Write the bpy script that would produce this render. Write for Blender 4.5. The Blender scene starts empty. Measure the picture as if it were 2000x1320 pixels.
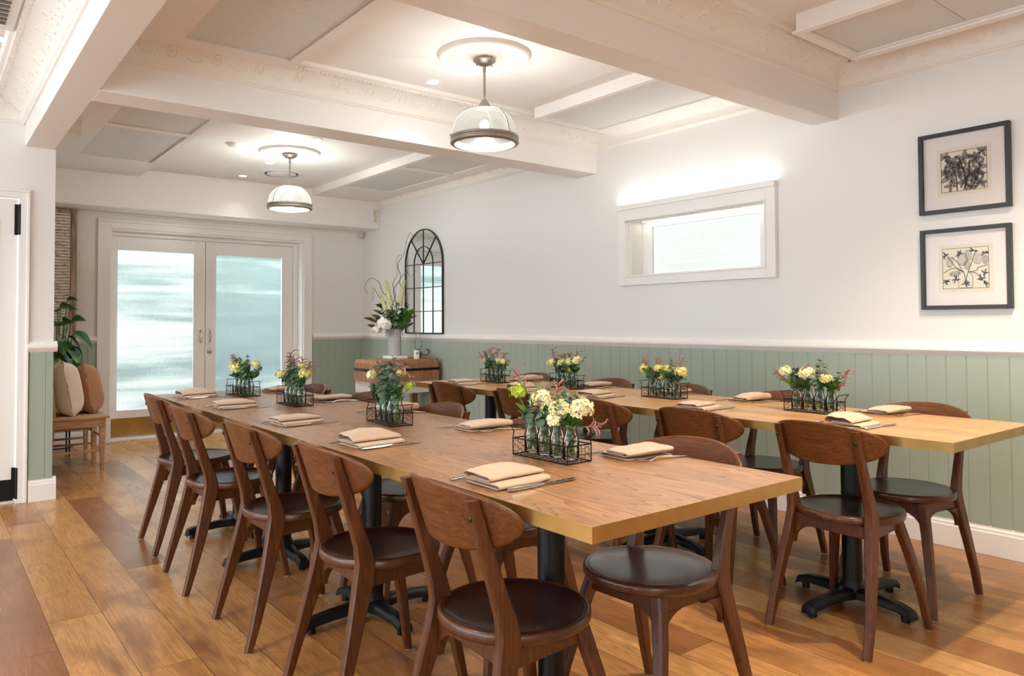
import bpy, math, random
from math import sin, cos, pi, radians as R, sqrt, atan2
from mathutils import Vector, Matrix, noise as mnoise

sc = bpy.context.scene
# ------------------------------------------------------------------ camera
YAW, PIT, ROL = -0.658608023, 0.0267086127, -0.00391959915
FOC, CXP, CYP, CAMH = 1453.22, 971.03, 592.87, 1.15
cam = bpy.data.cameras.new('camera'); cam_o = bpy.data.objects.new('camera', cam); sc.collection.objects.link(cam_o)
_f = Vector((-sin(YAW), cos(YAW), 0)); _r = Vector((cos(YAW), sin(YAW), 0)); _u = Vector((0, 0, 1))
_f2 = _f*cos(PIT)+_u*sin(PIT); _u2 = _u*cos(PIT)-_f*sin(PIT)
_r3 = _r*cos(ROL)+_u2*sin(ROL); _u3 = _u2*cos(ROL)-_r*sin(ROL)
cam_o.matrix_world = Matrix(((_r3.x, _u3.x, -_f2.x, 0), (_r3.y, _u3.y, -_f2.y, 0), (_r3.z, _u3.z, -_f2.z, CAMH), (0, 0, 0, 1)))
cam.sensor_width = 36; cam.lens = FOC/2000*36; cam.clip_start = .05
cam.shift_x = (1000-CXP)/2000; cam.shift_y = -(660-CYP)/2000
sc.camera = cam_o
# ------------------------------------------------------------------ view, world, daylight
sc.view_settings.view_transform = 'Standard'; sc.view_settings.look = 'None'
sc.view_settings.gamma = 1; sc.view_settings.use_curve_mapping = False
sc.view_settings.exposure = 1.12
cy = sc.cycles
cy.max_bounces = 10; cy.diffuse_bounces = 6; cy.glossy_bounces = 4; cy.transmission_bounces = 6; cy.transparent_max_bounces = 16
cy.caustics_reflective = False; cy.caustics_refractive = False; cy.sample_clamp_indirect = 6
cy.use_denoising = True
world = bpy.data.worlds.new('sky'); sc.world = world; world.use_nodes = True
_bg = world.node_tree.nodes['Background']; _bg.inputs[0].default_value = (.80, .91, 1, 1); _bg.inputs[1].default_value = 2.9

def lamp(kind, name, loc, power, col, rot=(0, 0, 0), **kw):
    l = bpy.data.lights.new(name, kind); l.energy = power; l.color = col
    for k, v in kw.items(): setattr(l, k, v)
    o = bpy.data.objects.new(name, l); sc.collection.objects.link(o); o.location = loc; o.rotation_euler = rot
    return o
WARM = (1, .86, .67); SOFT = (.98, .99, 1)

# ------------------------------------------------------------------ materials
def lin(c):
    return tuple((x/255/12.92 if x/255 <= .04045 else ((x/255+.055)/1.055)**2.4) for x in c)
class NT:
    def __init__(s, name):
        s.m = bpy.data.materials.new(name); s.m.use_nodes = True; s.t = s.m.node_tree; s.t.nodes.clear()
        s.out = s.n('ShaderNodeOutputMaterial')
    def n(s, typ, props=None, **ins):
        nd = s.t.nodes.new(typ)
        for k, v in (props or {}).items(): setattr(nd, k, v)
        for k, v in ins.items():
            key = int(k[1:]) if k[0] == '_' and k[1:].isdigit() else k.replace('_', ' ')
            s.set(nd.inputs[key], v)
        return nd
    def set(s, sock, v):
        if isinstance(v, bpy.types.NodeSocket): s.t.links.new(v, sock)
        elif isinstance(v, bpy.types.Node): s.t.links.new(v.outputs[0], sock)
        else:
            if isinstance(v, tuple) and len(v) == 3 and len(sock.default_value) == 4: v = (*v, 1)
            sock.default_value = v
    def m_(s, op, a, b=0., c=0.):
        nd = s.n('ShaderNodeMath', {'operation': op}); s.set(nd.inputs[0], a); s.set(nd.inputs[1], b)
        s.set(nd.inputs[2], c); return nd.outputs[0]
    def ramp(s, fac, stops):
        nd = s.n('ShaderNodeValToRGB', Fac=fac); e = nd.color_ramp.elements
        while len(e) < len(stops): e.new(.5)
        for q, (p, c) in zip(e, stops): q.position = p; q.color = (*c, 1) if len(c) == 3 else c
        return nd.outputs[0]
    def mix(s, fac, a, b, bt='MIX'):
        nd = s.n('ShaderNodeMix', {'data_type': 'RGBA', 'blend_type': bt}); s.set(nd.inputs[0], fac); s.set(nd.inputs[6], a); s.set(nd.inputs[7], b)
        return nd.outputs[2]
    def xyz(s, v):
        nd = s.n('ShaderNodeSeparateXYZ', Vector=v); return nd.outputs
    def vec(s, x, y, z):
        return s.n('ShaderNodeCombineXYZ', X=x, Y=y, Z=z).outputs[0]
    def princ(s, **k):
        b = s.n('ShaderNodeBsdfPrincipled', **k); s.t.links.new(b.outputs[0], s.out.inputs[0]); return b
    def bump(s, h, strength=.3, dist=.01):
        return s.n('ShaderNodeBump', Height=h, Strength=strength, Distance=dist).outputs[0]
    def shader(s, sh): s.t.links.new(sh.outputs[0], s.out.inputs[0])

def plain(name, rgb, rough=.5, metal=0., bump=0., bscale=80, coat=0., var=0., vscale=6, sheen=0.):
    t = NT(name); col = lin(rgb)
    co = t.n('ShaderNodeTexCoord').outputs['Object']
    k = dict(Roughness=rough, Metallic=metal)
    if var:
        ns = t.n('ShaderNodeTexNoise', Vector=co, Scale=vscale, Detail=5.)
        c2 = tuple(x*(1-var) for x in col); c3 = tuple(min(1, x*(1+var)) for x in col)
        k['Base_Color'] = t.ramp(ns.outputs[0], [(.3, c2), (.7, c3)])
    else: k['Base_Color'] = col
    if bump:
        ns = t.n('ShaderNodeTexNoise', Vector=co, Scale=bscale, Detail=4.)
        k['Normal'] = t.bump(ns.outputs[0], bump, .004)
    b = t.princ(**k)
    if coat: b.inputs['Coat Weight'].default_value = coat; b.inputs['Coat Roughness'].default_value = .12
    if sheen: b.inputs['Sheen Weight'].default_value = sheen
    return t.m

def wood(name, dark, light, axis=1, rough=.35, scale=1., coat=0., streak=(22, 1.6), knots=False, contrast=1.):
    """grain running along the given object axis"""
    t = NT(name); co = t.n('ShaderNodeTexCoord').outputs['Object']
    rnd = t.n('ShaderNodeObjectInfo').outputs['Random']
    off = t.n('ShaderNodeVectorMath', {'operation': 'ADD'}, _0=co, _1=t.vec(t.m_('MULTIPLY', rnd, 7.), t.m_('MULTIPLY', rnd, 3.), t.m_('MULTIPLY', rnd, 5.)))
    sv = [streak[0]*scale]*3; sv[axis] = streak[1]*scale
    mp = t.n('ShaderNodeVectorMath', {'operation': 'MULTIPLY'}, _0=off.outputs[0], _1=tuple(sv))
    n1 = t.n('ShaderNodeTexNoise', Vector=mp.outputs[0], Scale=1., Detail=6., Roughness=.6, Distortion=.6)
    mp2 = t.n('ShaderNodeVectorMath', {'operation': 'MULTIPLY'}, _0=mp.outputs[0], _1=(.22, .22, .22))
    n2 = t.n('ShaderNodeTexNoise', Vector=mp2.outputs[0], Scale=1., Detail=3., Distortion=.8)
    rings = t.m_('SINE', t.m_('MULTIPLY', n2.outputs[0], 60.))
    f = t.m_('ADD', t.m_('MULTIPLY', n1.outputs[0], .9), t.m_('MULTIPLY', rings, .10*contrast))
    col = t.ramp(f, [(.28, lin(dark)), (.52, tuple((a+b)/2 for a, b in zip(lin(dark), lin(light)))), (.68, lin(light))])
    b = t.princ(Base_Color=col, Roughness=rough, Normal=t.bump(f, .12, .002))
    if coat: b.inputs['Coat Weight'].default_value = coat; b.inputs['Coat Roughness'].default_value = .15
    return t.m

def oak_top(name, base, dark, seams=(), rough=.30):
    t = NT(name); co = t.n('ShaderNodeTexCoord').outputs['Object']; X, Y, Z = t.xyz(co)
    seg = 0.
    for s in seams: seg = t.m_('ADD', t.m_('GREATER_THAN', Y, s), seg)
    seg = t.m_('ADD', seg, 0.)
    yy = t.m_('ADD', t.m_('MULTIPLY', Y, 1.0), t.m_('MULTIPLY', seg, 9.3)); xx = t.m_('ADD', X, t.m_('MULTIPLY', seg, 3.1))
    # broad cathedral figure: contour lines of a slow, stretched noise
    slow = t.n('ShaderNodeTexNoise', Vector=t.vec(t.m_('MULTIPLY', xx, 5.), t.m_('MULTIPLY', yy, .75), 0.), Scale=1., Detail=2., Distortion=.4).outputs[0]
    cont = t.m_('FRACT', t.m_('MULTIPLY', slow, 34.))
    line = t.m_('POWER', cont, 3.)
    pores = t.n('ShaderNodeTexNoise', Vector=t.vec(t.m_('MULTIPLY', xx, 260.), t.m_('MULTIPLY', yy, 9.), 0.), Scale=1., Detail=3.).outputs[0]
    pr = t.ramp(pores, [(.42, (0, 0, 0)), (.62, (1, 1, 1))])
    fig = t.m_('MULTIPLY', line, t.m_('ADD', .25, t.m_('MULTIPLY', pr, .75)))
    tone = t.n('ShaderNodeTexNoise', Vector=t.vec(t.m_('MULTIPLY', xx, 9.), t.m_('MULTIPLY', yy, .6), 3.), Scale=1., Detail=3.).outputs[0]
    strip = t.n('ShaderNodeTexWhiteNoise', {'noise_dimensions': '2D'}, Vector=t.vec(t.m_('FLOOR', t.m_('MULTIPLY', xx, 9.)), seg, 0.)).outputs[0]
    b0 = lin(base); lo = tuple(c*.80 for c in b0); hi = tuple(min(1, c*1.14) for c in b0)
    c1 = t.ramp(t.m_('ADD', t.m_('MULTIPLY', tone, .7), t.m_('MULTIPLY', strip, .3)), [(.3, lo), (.7, hi)])
    c2 = t.mix(t.m_('MULTIPLY', pr, .22), c1, lin(dark)); c2 = t.mix(t.m_('MULTIPLY', fig, .95), c2, lin(dark))
    sm = 0.
    for s in seams:
        sm = t.m_('MAXIMUM', t.m_('LESS_THAN', t.m_('ABSOLUTE', t.m_('SUBTRACT', Y, s)), .0013), sm)
    c3 = t.mix(sm, c2, lin((70, 45, 25))) if seams else c2
    t.princ(Base_Color=c3, Roughness=t.m_('ADD', rough, t.m_('MULTIPLY', fig, .12)), Normal=t.bump(t.m_('SUBTRACT', 1., fig), .15, .0015))
    return t.m

def floor_mat():
    t = NT('oak_planks'); P = t.n('ShaderNodeNewGeometry').outputs['Position']; X, Y, Z = t.xyz(P)
    W, L = .188, 1.75
    xp = t.m_('DIVIDE', t.m_('SUBTRACT', X, .212), W); row = t.m_('FLOOR', xp)
    r1 = t.n('ShaderNodeTexWhiteNoise', {'noise_dimensions': '1D'}, W=row).outputs[0]
    yp = t.m_('ADD', t.m_('DIVIDE', Y, L), t.m_('MULTIPLY', r1, 7.3)); cell = t.m_('FLOOR', yp)
    wn = t.n('ShaderNodeTexWhiteNoise', {'noise_dimensions': '2D'}, Vector=t.vec(row, cell, 0.))
    rnd = wn.outputs[0]; rc = t.xyz(wn.outputs[1])
    fx = t.m_('FRACT', xp); fy = t.m_('FRACT', yp)
    ex = t.m_('MULTIPLY', t.m_('MINIMUM', fx, t.m_('SUBTRACT', 1., fx)), W); ey = t.m_('MULTIPLY', t.m_('MINIMUM', fy, t.m_('SUBTRACT', 1., fy)), L)
    seam = t.m_('LESS_THAN', t.m_('MINIMUM', ex, ey), .0011)
    gx = t.m_('ADD', X, t.m_('MULTIPLY', rnd, 31.)); gy = t.m_('ADD', Y, t.m_('MULTIPLY', rc[1], 17.))
    slow = t.n('ShaderNodeTexNoise', Vector=t.vec(t.m_('MULTIPLY', gx, 8.), t.m_('MULTIPLY', gy, .7), 0.), Scale=1., Detail=2., Distortion=.6).outputs[0]
    line = t.m_('POWER', t.m_('ADD', .5, t.m_('MULTIPLY', t.m_('SINE', t.m_('MULTIPLY', slow, 150.)), .5)), 3.)
    fine = t.n('ShaderNodeTexNoise', Vector=t.vec(t.m_('MULTIPLY', gx, 120.), t.m_('MULTIPLY', gy, 5.), 0.), Scale=1., Detail=4.).outputs[0]
    blot = t.n('ShaderNodeTexNoise', Vector=t.vec(t.m_('MULTIPLY', gx, 5.), t.m_('MULTIPLY', gy, 2.2), 5.), Scale=1., Detail=4., Distortion=.5).outputs[0]
    vor = t.n('ShaderNodeTexVoronoi', Vector=t.vec(t.m_('MULTIPLY', gx, 2.6), t.m_('MULTIPLY', gy, 1.5), 0.), Scale=1.).outputs[0]
    knot = t.ramp(t.m_('ADD', vor, t.m_('MULTIPLY', fine, .02)), [(.05, (1, 1, 1)), (.15, (0, 0, 0))])
    A = lin((198, 150, 94)); B = lin((140, 92, 54)); C = lin((104, 64, 38))
    base = t.ramp(rnd, [(0., B), (.3, lin((176, 122, 68))), (.62, A), (.80, lin((184, 130, 76))), (.97, lin((128, 84, 52)))])
    c = t.mix(t.m_('MULTIPLY', line, .26), base, C)
    c = t.mix(t.ramp(fine, [(.45, (0, 0, 0)), (.75, (.5, .5, .5))]), c, C)
    c = t.mix(t.ramp(blot, [(.50, (0, 0, 0)), (.70, (.85, .85, .85))]), c, lin((120, 74, 42)))
    c = t.mix(t.m_('MULTIPLY', knot, .75), c, lin((62, 38, 24)))
    c = t.mix(seam, c, lin((60, 38, 22)))
    h = t.m_('SUBTRACT', t.m_('MULTIPLY', fine, .3), seam)
    b = t.princ(Base_Color=c, Roughness=t.m_('ADD', .20, t.m_('MULTIPLY', blot, .16)), Normal=t.bump(h, .12, .002))
    return t.m

def glassy(name, tint=(1, 1, 1), refl=.10, rough=.02, ior=1.45):
    """thin clear glass: passes light, mirrors more at grazing angles"""
    t = NT(name)
    fr = t.n('ShaderNodeFresnel', IOR=ior).outputs[0]
    fac = t.m_('MINIMUM', t.m_('ADD', t.m_('MULTIPLY', fr, 1.0), refl), 1.)
    tr = t.n('ShaderNodeBsdfTransparent', Color=tint); gl = t.n('ShaderNodeBsdfGlossy', Color=(1., 1., 1.), Roughness=rough)
    mx = t.n('ShaderNodeMixShader', _0=fac, _1=tr.outputs[0], _2=gl.outputs[0]); t.shader(mx); return t.m

M = {}
M['wall'] = plain('wall_paint', (232, 230, 226), .55, bump=.04, bscale=220)
M['ceil'] = plain('ceiling_paint', (236, 233, 228), .6)
M['trim'] = plain('gloss_white_trim', (238, 236, 232), .32)
M['plaster'] = plain('moulded_plaster', (234, 230, 222), .55)
M['sage'] = plain('sage_paint', (160, 172, 157), .38, bump=.02)
M['panel'] = plain('acoustic_felt', (222, 224, 222), .95, bump=.5, bscale=500, var=.10, vscale=260)
M['floor'] = floor_mat()
M['dark'] = plain('shadow_gap', (60, 56, 50), .8)  # dark colour standing in for shade inside gaps
M['chair'] = wood('walnut_stain', (60, 30, 9), (112, 61, 22), axis=2, rough=.42, streak=(130, 5.), coat=.0, contrast=.15)
M['chairh'] = wood('walnut_veneer', (76, 40, 12), (126, 72, 27), axis=0, rough=.42, streak=(130, 5.), coat=.0, contrast=.15)
M['seatrim'] = wood('walnut_rim', (60, 30, 12), (98, 54, 24), axis=1, rough=.32, streak=(60, 5.), coat=.2, contrast=.3)
M['seat'] = wood('dark_seat_stain', (36, 15, 13), (54, 25, 21), axis=1, rough=.34, streak=(30, 3.), coat=.35)
M['iron'] = plain('black_iron', (12, 12, 13), .42, .3, bump=.1, bscale=200)
M['wire'] = plain('black_wire', (20, 18, 18), .45, .6)
M['steel'] = plain('cutlery_steel', (200, 200, 200), .16, 1.)
M['screw'] = plain('bronze_screw', (70, 52, 34), .35, .9)
M['pad'] = plain('white_glide', (215, 210, 200), .5)
M['linen'] = plain('blush_linen', (206, 178, 152), .9, bump=.5, bscale=900, sheen=.3)
M['brass'] = plain('aged_brass', (186, 150, 88), .30, .85, var=.16, vscale=9)
M['bronze'] = plain('pewter_metal', (158, 150, 138), .42, .7)
M['glass'] = glassy('clear_jar_glass', (.94, .975, .96), .0, .03, 1.28)
M['pane'] = glassy('window_glass', (.98, 1, 1), .02, .02, 1.15)
M['picglass'] = glassy('picture_glass', (1, 1, 1), .0, .03, 1.18)
M['black'] = plain('black_frame', (36, 33, 31), .4)
M['ink'] = plain('print_ink', (38, 38, 44), .8)
M['paper'] = plain('print_paper', (226, 214, 194), .85)
M['mount'] = plain('white_mount', (232, 222, 216), .85)
M['chrome'] = plain('chrome', (215, 210, 200), .15, 1.)
M['grille'] = plain('grey_grille', (96, 90, 82), .6)
M['vent'] = plain('pale_plastic', (226, 224, 220), .5)
M['beige'] = plain('beige_plastic', (206, 196, 182), .5)
M['ceramic'] = plain('pale_grey_ceramic', (178, 176, 174), .45)
M['whitecer'] = plain('white_ceramic', (236, 234, 230), .3)
M['cushw'] = plain('cream_linen', (222, 208, 190), .9, bump=.5, bscale=400, var=.06)
M['cushb'] = plain('rust_linen', (172, 124, 90), .9, bump=.5, bscale=400, var=.08)
M['bench'] = wood('honey_oak', (156, 118, 80), (204, 164, 120), axis=0, rough=.5, streak=(30, 3.))
M['block'] = wood('butcher_maple', (136, 90, 56), (184, 132, 88), axis=2, rough=.5, streak=(26, 3.), contrast=.4)
M['palewood'] = wood('pale_wood', (196, 190, 186), (228, 224, 222), axis=1, rough=.6, streak=(26, 3.))  # lower box colour, paler than the block
M['top1'] = oak_top('oak_table_top', (166, 122, 82), (78, 50, 30), (2.27, 3.42))
M['top2'] = oak_top('pale_oak_top', (190, 146, 94), (140, 94, 54), (2.18, 3.30), .34)
M['leafd'] = plain('dark_leaf', (52, 92, 36), .42, var=.35, vscale=30)
M['leafm'] = plain('mid_leaf', (86, 122, 42), .45, var=.3, vscale=30)
M['leafy'] = plain('yellow_leaf', (132, 138, 40), .5, var=.25, vscale=30)
M['bronzeleaf'] = plain('magnolia_leaf', (104, 84, 46), .45, var=.3, vscale=20)
M['gum'] = plain('eucalyptus_leaf', (88, 112, 88), .6, var=.3, vscale=30)
M['stem'] = plain('green_stem', (84, 104, 52), .5)
M['twig'] = plain('willow_twig', (116, 94, 74), .7)
M['moss'] = plain('grey_moss', (120, 120, 112), .9)
def petals(name, a, b, c):
    t = NT(name); r = t.n('ShaderNodeNewGeometry').outputs['Random Per Island']
    col = t.ramp(r, [(0., lin(a)), (.5, lin(b)), (1., lin(c))])
    t.princ(Base_Color=col, Roughness=.6, Subsurface_Weight=0.)
    return t.m
M['hydra'] = petals('cream_petals', (236, 228, 170), (240, 232, 196), (214, 212, 120))
M['hydrag'] = petals('yellow_petals', (224, 212, 118), (236, 228, 156), (200, 200, 96))
M['lime'] = petals('lime_petals', (168, 188, 50), (190, 202, 70), (140, 168, 40))
M['paw'] = petals('kangaroo_paw', (124, 76, 78), (176, 124, 116), (100, 58, 64))
M['white'] = petals('white_petals', (240, 238, 232), (248, 246, 240), (226, 220, 208))
M['spike'] = petals('spike_petals', (190, 200, 90), (226, 226, 180), (232, 220, 200))

def emis(name, col, s):
    t = NT(name); t.shader(t.n('ShaderNodeEmission', Color=col, Strength=s)); return t.m
M['led'] = emis('lit_diffuser', (1., .93, .82), 6.)
M['ledstrip'] = emis('led_strip', (1., .90, .76), 8.)

def shade_mat():
    t = NT('prismatic_shade')
    tl = t.n('ShaderNodeBsdfTranslucent', Color=(.055, .053, .047)); tr = t.n('ShaderNodeBsdfTransparent', Color=(.97, .98, .96)); g = t.n('ShaderNodeBsdfGlossy', Color=(1., 1., 1.), Roughness=.1)
    a = t.n('ShaderNodeMixShader', _0=.50, _1=tl.outputs[0], _2=tr.outputs[0]); b = t.n('ShaderNodeMixShader', _0=.06, _1=a.outputs[0], _2=g.outputs[0]); t.shader(b); return t.m
M['shade'] = shade_mat()
def fluted():
    t = NT('fluted_glass'); X, Y, Z = t.xyz(t.n('ShaderNodeNewGeometry').outputs['Position'])
    s = t.m_('SINE', t.m_('MULTIPLY', X, 2*pi/.0135)); v = t.m_('ADD', .84, t.m_('MULTIPLY', s, .12))
    col = t.vec(v, t.m_('MULTIPLY', v, 1.0), t.m_('MULTIPLY', v, 1.0))
    tr = t.n('ShaderNodeBsdfTransparent', Color=col); tl = t.n('ShaderNodeBsdfTranslucent', Color=(.92, .96, .96)); g = t.n('ShaderNodeBsdfGlossy', Color=(1., 1., 1.), Roughness=.12)
    a = t.n('ShaderNodeMixShader', _0=.14, _1=tr.outputs[0], _2=tl.outputs[0]); b = t.n('ShaderNodeMixShader', _0=.06, _1=a.outputs[0], _2=g.outputs[0]); t.shader(b); return t.m
M['fluted'] = fluted()
def outdoor_view():
    t = NT('blurred_outdoor_view'); X, Y, Z = t.xyz(t.n('ShaderNodeNewGeometry').outputs['Position'])  # painted streaks mimic the outdoors smeared by fluted glass
    n = t.n('ShaderNodeTexNoise', Vector=t.vec(t.m_('MULTIPLY', X, .32), 0., t.m_('MULTIPLY', Z, 4.6)), Scale=1., Detail=5., Roughness=.55, Distortion=.3).outputs[0]
    n2 = t.n('ShaderNodeTexNoise', Vector=t.vec(t.m_('MULTIPLY', X, .5), 4., t.m_('MULTIPLY', Z, .8)), Scale=1., Detail=2.).outputs[0]
    side = t.ramp(t.m_('DIVIDE', t.m_('SUBTRACT', X, 2.95), .5), [(0., (0, 0, 0)), (1., (1, 1, 1))])  # outdoor brightness put into the colour: paler left, darker teal right
    f = t.m_('ADD', t.m_('ADD', t.m_('SUBTRACT', t.m_('MULTIPLY', n, .95), .09), t.m_('MULTIPLY', n2, .35)), t.m_('MULTIPLY', side, .20))
    c = t.ramp(f, [(.47, (.50, .46, .40)), (.56, (.34, .36, .31)), (.68, (.115, .165, .140)), (.84, (.070, .105, .10))])
    t.princ(Base_Color=c, Roughness=.9); return t.m
M['outview'] = outdoor_view()
def brick():
    t = NT('white_brick'); P = t.n('ShaderNodeNewGeometry').outputs['Position']; X, Y, Z = t.xyz(P)
    b = t.n('ShaderNodeTexBrick', Vector=t.vec(Y, Z, 0.), Scale=1., Color1=(.37, .345, .305), Color2=(.385, .36, .32), Mortar=(.425, .40, .36))
    b.inputs['Mortar Size'].default_value = .006; b.inputs['Brick Width'].default_value = .23; b.inputs['Row Height'].default_value = .086
    ns = t.n('ShaderNodeTexNoise', Vector=P, Scale=30., Detail=4.)
    t.princ(Base_Color=b.outputs[0], Roughness=.8, Normal=t.bump(t.m_('SUBTRACT', ns.outputs[0], b.outputs[1]), .5, .01)); return t.m
M['brick'] = brick()
def shutter_mat():
    t = NT('peeling_paint'); P = t.n('ShaderNodeTexCoord').outputs['Object']; X, Y, Z = t.xyz(P)
    n = t.n('ShaderNodeTexNoise', Vector=t.vec(t.m_('MULTIPLY', X, 14.), 0., t.m_('MULTIPLY', Z, 70.)), Scale=1., Detail=6., Roughness=.7).outputs[0]
    c = t.ramp(n, [(.35, lin((98, 78, 62))), (.42, lin((160, 138, 116))), (.47, lin((224, 212, 196)))])
    t.princ(Base_Color=c, Roughness=.8, Normal=t.bump(n, .6, .004)); return t.m
M['shutter'] = shutter_mat()
M['barewood'] = wood('bare_shutter_wood', (124, 92, 72), (196, 166, 140), axis=2, rough=.7, streak=(30, 4.))
M['mirror'] = plain('mirror_silver', (236, 240, 240), .02, 1.)
M['paving'] = plain('pale_paving', (210, 208, 204), .8)

# ------------------------------------------------------------------ mesh helpers
class MB:
    def __init__(s): s.v = []; s.f = []
    def add(s, vs, fs, mat=None):
        k = len(s.v); s.v += [tuple(mat @ Vector(p)) if mat else tuple(p) for p in vs]; s.f += [tuple(i+k for i in f) for f in fs]; return s
    def box(s, a, b, mat=None):
        x0, y0, z0 = a; x1, y1, z1 = b
        return s.add([(x0, y0, z0), (x1, y0, z0), (x1, y1, z0), (x0, y1, z0), (x0, y0, z1), (x1, y0, z1), (x1, y1, z1), (x0, y1, z1)],
                     [(3, 2, 1, 0), (4, 5, 6, 7), (0, 1, 5, 4), (1, 2, 6, 5), (2, 3, 7, 6), (3, 0, 4, 7)], mat)
    def loft(s, rings, cap=True, closed=False, mat=None):
        n = len(rings[0]); vs = [p for r in rings for p in r]; fs = []
        m = len(rings)
        for i in range(m if closed else m-1):
            j = (i+1) % m
            for k in range(n):
                l = (k+1) % n; fs.append((i*n+k, i*n+l, j*n+l, j*n+k))
        if cap and not closed: fs += [tuple(range(n))[::-1], tuple((m-1)*n+k for k in range(n))]
        return s.add(vs, fs, mat)
    def sheet(s, rows, mat=None):
        n = len(rows[0]); vs = [p for r in rows for p in r]
        fs = [(i*n+k, i*n+k+1, (i+1)*n+k+1, (i+1)*n+k) for i in range(len(rows)-1) for k in range(n-1)]
        return s.add(vs, fs, mat)
    def tube(s, pts, r, n=6, closed=False, mat=None, cap=True):
        pts = [Vector(p) for p in pts]; m = len(pts); rings = []
        rr = r if isinstance(r, (list, tuple)) else [r]*m
        up = None
        for i, p in enumerate(pts):
            a = pts[i-1] if (i or closed) else p; b = pts[(i+1) % m] if (i < m-1 or closed) else p
            d = (b-a)
            d = d.normalized() if d.length > 1e-9 else Vector((0, 0, 1))
            if up is None: up = Vector((0, 0, 1)) if abs(d.z) < .9 else Vector((1, 0, 0))
            u = (up-d*up.dot(d))
            if u.length < 1e-4: u = d.orthogonal()
            u.normalize(); w = d.cross(u); up = u
            rings.append([tuple(p+(u*cos(2*pi*k/n)+w*sin(2*pi*k/n))*rr[i]) for k in range(n)])
        return s.loft(rings, cap=cap, closed=closed, mat=mat)
    def lathe(s, prof, n=32, mat=None, close_top=False, close_bot=False):
        rings = [[(r*cos(2*pi*k/n), r*sin(2*pi*k/n), z) for k in range(n)] for r, z in prof]
        vs = [p for q in rings for p in q]; fs = []
        for i in range(len(rings)-1):
            for k in range(n):
                l = (k+1) % n; fs.append((i*n+k, i*n+l, (i+1)*n+l, (i+1)*n+k))
        if close_bot: fs.append(tuple(range(n))[::-1])
        if close_top: fs.append(tuple((len(rings)-1)*n+k for k in range(n)))
        return s.add(vs, fs, mat)
    def prism(s, poly, h0, h1, plane='xy', mat=None):
        def P(a, b, c): return {'xy': (a, b, c), 'xz': (a, c, b), 'yz': (c, a, b)}[plane]
        return s.loft([[P(a, b, h0) for a, b in poly], [P(a, b, h1) for a, b in poly]], mat=mat)
    def ball(s, c, r, n=8, m=5, sc=(1, 1, 1), mat=None):
        rings = []
        for i in range(1, m):
            a = pi*i/m; rings.append([(c[0]+sc[0]*r*sin(a)*cos(2*pi*k/n), c[1]+sc[1]*r*sin(a)*sin(2*pi*k/n), c[2]+sc[2]*r*cos(a)) for k in range(n)])
        vs = [p for q in rings for p in q]+[(c[0], c[1], c[2]+sc[2]*r), (c[0], c[1], c[2]-sc[2]*r)]
        fs = [(i*n+k, (i+1)*n+k, (i+1)*n+(k+1) % n, i*n+(k+1) % n) for i in range(m-2) for k in range(n)]
        T = len(vs)-2
        fs += [(T, k, (k+1) % n) for k in range(n)]+[(T+1, (m-2)*n+(k+1) % n, (m-2)*n+k) for k in range(n)]
        return s.add(vs, fs, mat)

MESH_CACHE = {}
def obj(name, mb, mat, parent=None, smooth=True, bevel=0, ang=35, solid=0, sub=0):
    me = bpy.data.meshes.new(name); me.from_pydata(mb.v, [], mb.f); me.update()
    import bmesh
    b = bmesh.new(); b.from_mesh(me); bmesh.ops.recalc_face_normals(b, faces=b.faces) if not solid else None; b.to_mesh(me); b.free()
    if smooth: me.shade_smooth(); me.set_sharp_from_angle(angle=R(ang))
    me.materials.append(M[mat] if isinstance(mat, str) else mat)
    o = bpy.data.objects.new(name, me); sc.collection.objects.link(o)
    if parent: o.parent = parent
    if solid:
        q = o.modifiers.new('thick', 'SOLIDIFY'); q.thickness = solid; q.offset = 0
    if bevel:
        q = o.modifiers.new('bevel', 'BEVEL'); q.width = bevel; q.segments = 2; q.limit_method = 'ANGLE'; q.angle_limit = R(40)
    if sub:
        q = o.modifiers.new('sub', 'SUBSURF'); q.levels = sub; q.render_levels = sub
    return o
def tag(o, label, cat, group=None):
    o['label'] = label; o['category'] = cat
    if group: o['group'] = group
    return o
def thing(name, label, cat, loc=(0, 0, 0), rz=0, group=None):
    o = bpy.data.objects.new(name, None); sc.collection.objects.link(o); o.location = loc; o.rotation_euler = (0, 0, rz); o.empty_display_size = .05
    return tag(o, label, cat, group)
def struct(name, mb, mat, parent=None, **k):
    o = obj(name, mb, mat, parent, **k)
    if not parent: o['kind'] = 'structure'
    return o
def clone(o, parent=None):
    c = o.copy(); sc.collection.objects.link(c); c.parent = parent
    for ch in list(o.children): clone(ch, c)
    return c
def dup(o, loc, rz, label):
    c = clone(o); c.location = loc; c.rotation_euler = (0, 0, rz); c['label'] = label; return c
def bez(pts, n=8, closed=False):
    """Catmull-Rom through points"""
    P = [Vector(p) for p in pts]; out = []; m = len(P)
    for i in range(m if closed else m-1):
        g = (lambda k: P[k % m]) if closed else (lambda k: P[max(0, min(m-1, k))])
        a, b, c, d = g(i-1), g(i), g(i+1), g(i+2)
        for j in range(n):
            t = j/n; out.append(tuple(.5*((2*b)+(c-a)*t+(2*a-5*b+4*c-d)*t*t+(3*b-a-3*c+d)*t**3)))
    if not closed: out.append(tuple(P[-1]))
    return out

# ================================================================== SETTING
XR, YB, ZC, YS, XS = 4.2, 8.08, 2.64, 5.74, .70   # right wall, back wall, ceiling, left stub wall
YF, XL = -2.6, -3.4
struct('floor', MB().box((XL-.2, YF-.2, -.1), (XR+.2, 8.34, 0)), 'floor', smooth=False)
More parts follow.
